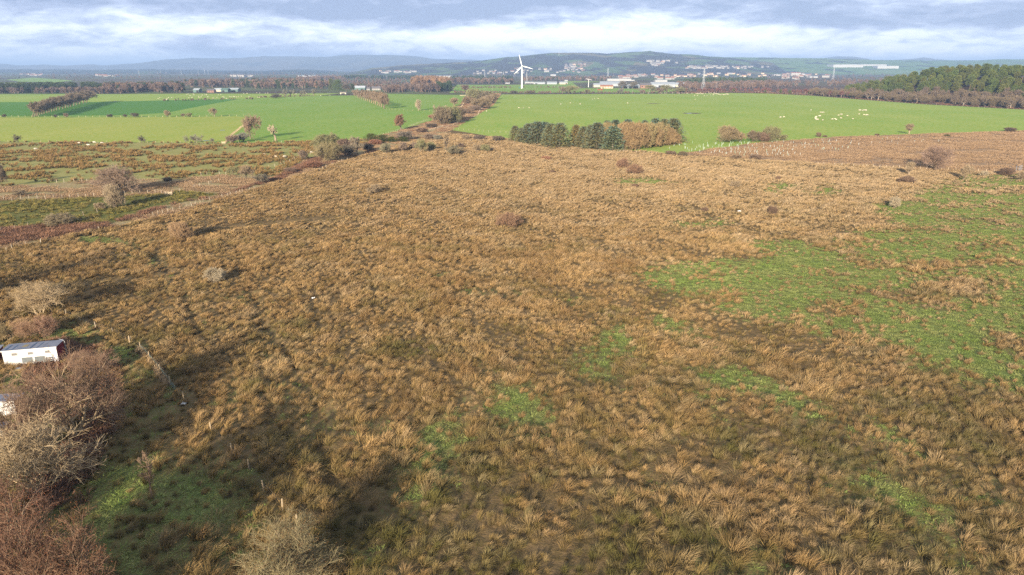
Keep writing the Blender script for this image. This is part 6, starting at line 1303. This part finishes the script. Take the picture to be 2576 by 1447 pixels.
barn(3, 222, 332, 394, 378, 372, 16, 'grey_sheeting', 'grey_sheeting', 'long grey shed joined to the white striped one', doors=((.1, .3, .5),))
barn(3, 352, 450, 396, 382, 370, 20, 'grey_sheeting', 'grey_sheeting', 'round shouldered grey barn left of the small turbine')
barn(3, 478, 558, 396, 380, 370, 16, 'beige_cladding', 'grey_sheeting', 'beige barn left of the small turbine', doors=((.75, .95, .7),))
barn(3, 822, 1010, 425, 402, 388, 22, 'beige_cladding', 'grey_sheeting', 'wide beige fronted barn behind the bungalow')
barn(3, 890, 1150, 415, 388, 368, 40, 'grey_sheeting', 'grey_sheeting', 'very large grey barn rising behind the beige one')
barn(3, 890, 1015, 437, 418, 402, 9, 'cream_wall', 'tile_roof', 'cream bungalow with a brown roof in front of the barns', 'bungalow', nbay=4, name='bungalow')
barn(3, 1110, 1280, 438, 412, 395, 18, 'grey_sheeting', 'grey_sheeting', 'blue grey open fronted barn in the middle of the big farm', doors=((.05, .3, .8), (.35, .6, .8), (.65, .95, .8)))
barn(3, 1290, 1400, 436, 405, 385, 12, 'brick', 'slate_roof', 'stone steading with a dark roof at the big farm', nbay=3, name='steading')
barn(3, 1400, 1640, 425, 395, 376, 30, 'grey_sheeting', 'grey_sheeting', 'long grey barn at the right of the big farm', doors=((.3, .5, .6),))
barn(3, 1600, 1755, 422, 400, 380, 24, 'beige_cladding', 'grey_sheeting', 'beige grey barn at the right end of the big farm', doors=((.02, .12, .8), (.75, .9, .8)))
barn(3, 860, 910, 455, 447, 444, 3, 'rust_red', 'rust_red', 'red trailer standing in the field before the bungalow', 'trailer', name='trailer')
for a in ((2, 420, 620, 322, 310, 306, 'pale_cladding', 'grey_sheeting', 'long pale factory on the plain left of the pine line'), (2, 1810, 1965, 330, 312, 309, 'pale_cladding', 'pale_cladding', 'white factory on the plain behind the larches'), (2, 1948, 2025, 252, 243, 240, 'pale_cladding', 'pale_cladding', 'white factory on the slope below the tiny turbine'),
          (3, 830, 985, 300, 280, 275, 'pale_cladding', 'pale_cladding', 'bright white hall with a raised middle below the hill'), (3, 525, 600, 304, 290, 285, 'pale_cladding', 'grey_sheeting', 'pale blue grey hall left of the bright white hall'), (3, 388, 440, 312, 300, 294, 'pale_cladding', 'pale_cladding', 'small white works right of the tall turbine'),
          (3, 958, 1198, 362, 342, 338, 'pale_cladding', 'pale_cladding', 'long low white factory behind the big farm'), (3, 1198, 1232, 362, 352, 349, 'pale_cladding', 'grey_sheeting', 'small white annexe at the right of the long low factory'), (3, 1440, 1560, 372, 354, 350, 'pale_cladding', 'grey_sheeting', 'white depot behind the trees of the big farm'),
          (3, 1900, 1945, 293, 272, 270, 'harled_wall', 'slate_roof', 'pale flat block left of a small cube in the town'), (3, 1998, 2030, 284, 272, 270, 'harled_wall', 'slate_roof', 'small cube shaped block in the town'), (3, 2070, 2270, 288, 274, 270, 'harled_wall', 'tile_roof', 'long pale block with a raised end in the town'), (3, 2290, 2530, 295, 280, 276, 'harled_wall', 'tile_roof', 'long pale block at the right of the town centre'),
          (4, 232, 328, 312, 280, 274, 'harled_wall', 'rust_red', 'big cream works with a red roof line in the town'), (4, 330, 420, 305, 294, 291, 'pale_cladding', 'grey_sheeting', 'low white works right of the big cream one'), (4, 512, 606, 288, 272, 270, 'brick', 'slate_roof', 'brown red block right of the works'), (4, 60, 130, 310, 296, 292, 'harled_wall', 'slate_roof', 'white block left of the big cream works'),
          (4, 420, 500, 330, 318, 314, 'pale_cladding', 'grey_sheeting', 'long pale depot below the works'), (3, 530, 560, 365, 355, 352, 'pale_cladding', 'grey_sheeting', 'small white works behind the beige barn'), (2, 2505, 2550, 390, 382, 379, 'pale_cladding', 'pale_cladding', 'small white depot left of the tall turbine'), (2, 2405, 2480, 265, 250, 247, 'harled_wall', 'grey_sheeting', 'pale long school like block at the foot of the hill')):
    barn(*a[:6], 28 if a[0] else 20, a[6], a[7], a[8], 'factory' if 'cladding' in a[6] else 'block', name='factory' if 'cladding' in a[6] else 'flat_block', nbay=0)
def warehouse(f, x0, x1, yb, yt, label):
    A = on(*P(f, x0, yb)) or (*at(*P(f, x0, yb)), 0); B = on(*P(f, x1, yb)) or (*at(*P(f, x1, yb)), 0); L = math.hypot(B[0] - A[0], B[1] - A[1]); D = math.hypot(A[0], A[1]); h = max(8, (yb - yt) * .2503 / F * D)
    t = empty('warehouse', A, math.atan2(B[1] - A[1], B[0] - A[0])); tag(t, label, 'warehouse'); mb = MB(); mb.box((L / 2, 60, h / 2 - 6), (L, 120, h + 12)); ob('wall', mb.mesh('wall', [BM['pale_cladding']]), t); mb = MB(); mb.prism([(-L / 2 - 1, 0), (L / 2 + 1, 0), (L / 2 - 8, h * .12), (-L / 2 + 8, h * .12)], 122, o=(L / 2, 60, h + .05)); ob('roof', mb.mesh('roof', [BM['grey_sheeting']]), t)
warehouse(4, 655, 955, 226, 204, 'huge white warehouse below the distant hills at right'); warehouse(4, 955, 1190, 214, 199, 'white warehouse wing stepping back to the right of the huge one'); warehouse(4, 1100, 1312, 238, 218, 'lower pale warehouse in front of the huge white one')
def house_mesh(L, D, he, hr, wall, roof):
    mb = MB(); V = [(-L / 2, -D / 2, -3), (L / 2, -D / 2, -3), (L / 2, D / 2, -3), (-L / 2, D / 2, -3), (-L / 2, -D / 2, he), (L / 2, -D / 2, he), (L / 2, D / 2, he), (-L / 2, D / 2, he), (-L / 2, 0, hr), (L / 2, 0, hr)]
    mb.add(V, ((0, 1, 5, 4), (1, 2, 6, 9, 5), (2, 3, 7, 6), (3, 0, 4, 8, 7)), 0); o = .4
    quad_panel(mb, (-L / 2 - o, -D / 2 - o, he - .1), (L / 2 + o, -D / 2 - o, he - .1), (L / 2 + o, 0, hr + .1), (-L / 2 - o, 0, hr + .1), .15, 1); quad_panel(mb, (L / 2 + o, D / 2 + o, he - .1), (-L / 2 - o, D / 2 + o, he - .1), (-L / 2 - o, 0, hr + .1), (L / 2 + o, 0, hr + .1), .15, 1)
    for x in (-L / 2 + .8, L / 2 - .8): mb.box((x, 0, hr + .7), (1.1, .8, 1.8), m=0)
    for i in range(max(2, int(L / 4))):
        for z in (1.5, 4.2): mb.box((-L / 2 + (i + .5) * L / max(2, int(L / 4)), -D / 2 - .02, z), (1.3, .1, 1.3), m=2)
    return mb.mesh('house', [BM[wall], BM[roof], BM['dark_opening']])
HM = [house_mesh(16, 9, 6, 9.5, 'harled_wall', 'slate_roof'), house_mesh(24, 9, 6, 9.5, 'harled_wall', 'tile_roof'), house_mesh(30, 10, 8.5, 11.5, 'harled_wall', 'slate_roof'), house_mesh(20, 9, 6, 9, 'cream_wall', 'tile_roof'), house_mesh(14, 8, 5, 8.5, 'brick', 'slate_roof')]
TOWN = [(3, 540, 645, 192, 235, 26, 'pale house in the terraces climbing the hill', 'terraced houses on the hill', 0), (3, 660, 740, 195, 265, 16, 'house of the brownish terraces right of the pale ones on the hill', 'brownish terraces on the hill', 4), (3, 1370, 1660, 162, 190, 26, 'white house high on the wooded hillside', 'white houses high on the hillside', 2), (3, 1420, 1500, 195, 216, 8, 'white house just below the row high on the hillside', 'houses below the hillside row', 2),
        (3, 1720, 2080, 215, 242, 38, 'white house of the estate at the right foot of the hill', 'estate at the right foot of the hill', 2), (3, 2080, 2570, 218, 240, 28, 'small house of the scattered estate right of the white one', 'scattered estate at right', 0), (3, 0, 760, 238, 290, 40, 'house among trees along the left foot of the hill', 'houses along the foot of the hill', 0), (3, 1060, 1660, 300, 350, 34, 'house with a brown roof in the middle of the town', 'brown roofed houses of the town', 1),
        (3, 1660, 2570, 290, 322, 36, 'pale terrace house in the right part of the town', 'pale terraces of the town', 3), (4, 0, 640, 292, 350, 30, 'house in the outskirts right of the works', 'houses in the outskirts', 1), (2, 1230, 1620, 264, 286, 24, 'white house of the estate left of the hill', 'estate left of the hill', 2), (2, 2180, 2570, 255, 300, 20, 'house at the left foot of the hill behind the pylons', 'houses behind the pylons', 0),
        (1, 190, 420, 294, 312, 12, 'far house in the village at the left of the plain', 'far village at left', 1), (1, 940, 1260, 308, 322, 12, 'far house in the village left of the pylons', 'village left of the pylons', 1), (1, 2300, 2570, 310, 325, 8, 'pale house beyond the dark wood right of the pylons', 'houses beyond the dark wood', 2)]
def town():
    rr = random.Random(9)
    for f, x0, x1, y0, y1, n, lab, grp, hm in TOWN:
        for i in range(int(n * .84)):
            for _ in range(8):
                p = on(*P(f, rr.uniform(x0, x1), rr.uniform(y0, y1)))
                if p: break
            if not p: continue
            D = math.hypot(p[0], p[1]); o = ob('house', HM[hm if rr.random() < .7 else rr.randrange(5)], loc=p, rot=(0, 0, -math.atan2(p[0], p[1]) + rr.gauss(0, .35)), scale=rr.uniform(.75, 1.1)); tag(o, lab, 'house', grp)
town()

# ---------------------------------------------------------------- the air
def haze():
    m = bpy.data.materials.new('haze_air'); m.use_nodes = True; nt = m.node_tree; nt.nodes.clear(); o = nt.nodes.new('ShaderNodeOutputMaterial'); v = nt.nodes.new('ShaderNodeVolumePrincipled')
    v.inputs['Density'].default_value = 1.15e-4; v.inputs['Density Attribute'].default_value = ''; v.inputs['Color'].default_value = (.38, .56, .90, 1); v.inputs['Anisotropy'].default_value = 0.0
    nt.links.new(v.outputs[0], o.inputs['Volume'])
    mb = MB(); top = max((o.matrix_world.translation.z for o in C.objects if o.type == 'MESH'), default=100); top = 290
    mb.box((0, 24000, (top - 4) / 2), (56000, 56000, top + 4)); tag(ob('haze', mb.mesh('haze', [m])), 'thin blue haze that pales the distant hills', 'haze', kind='stuff')
haze()
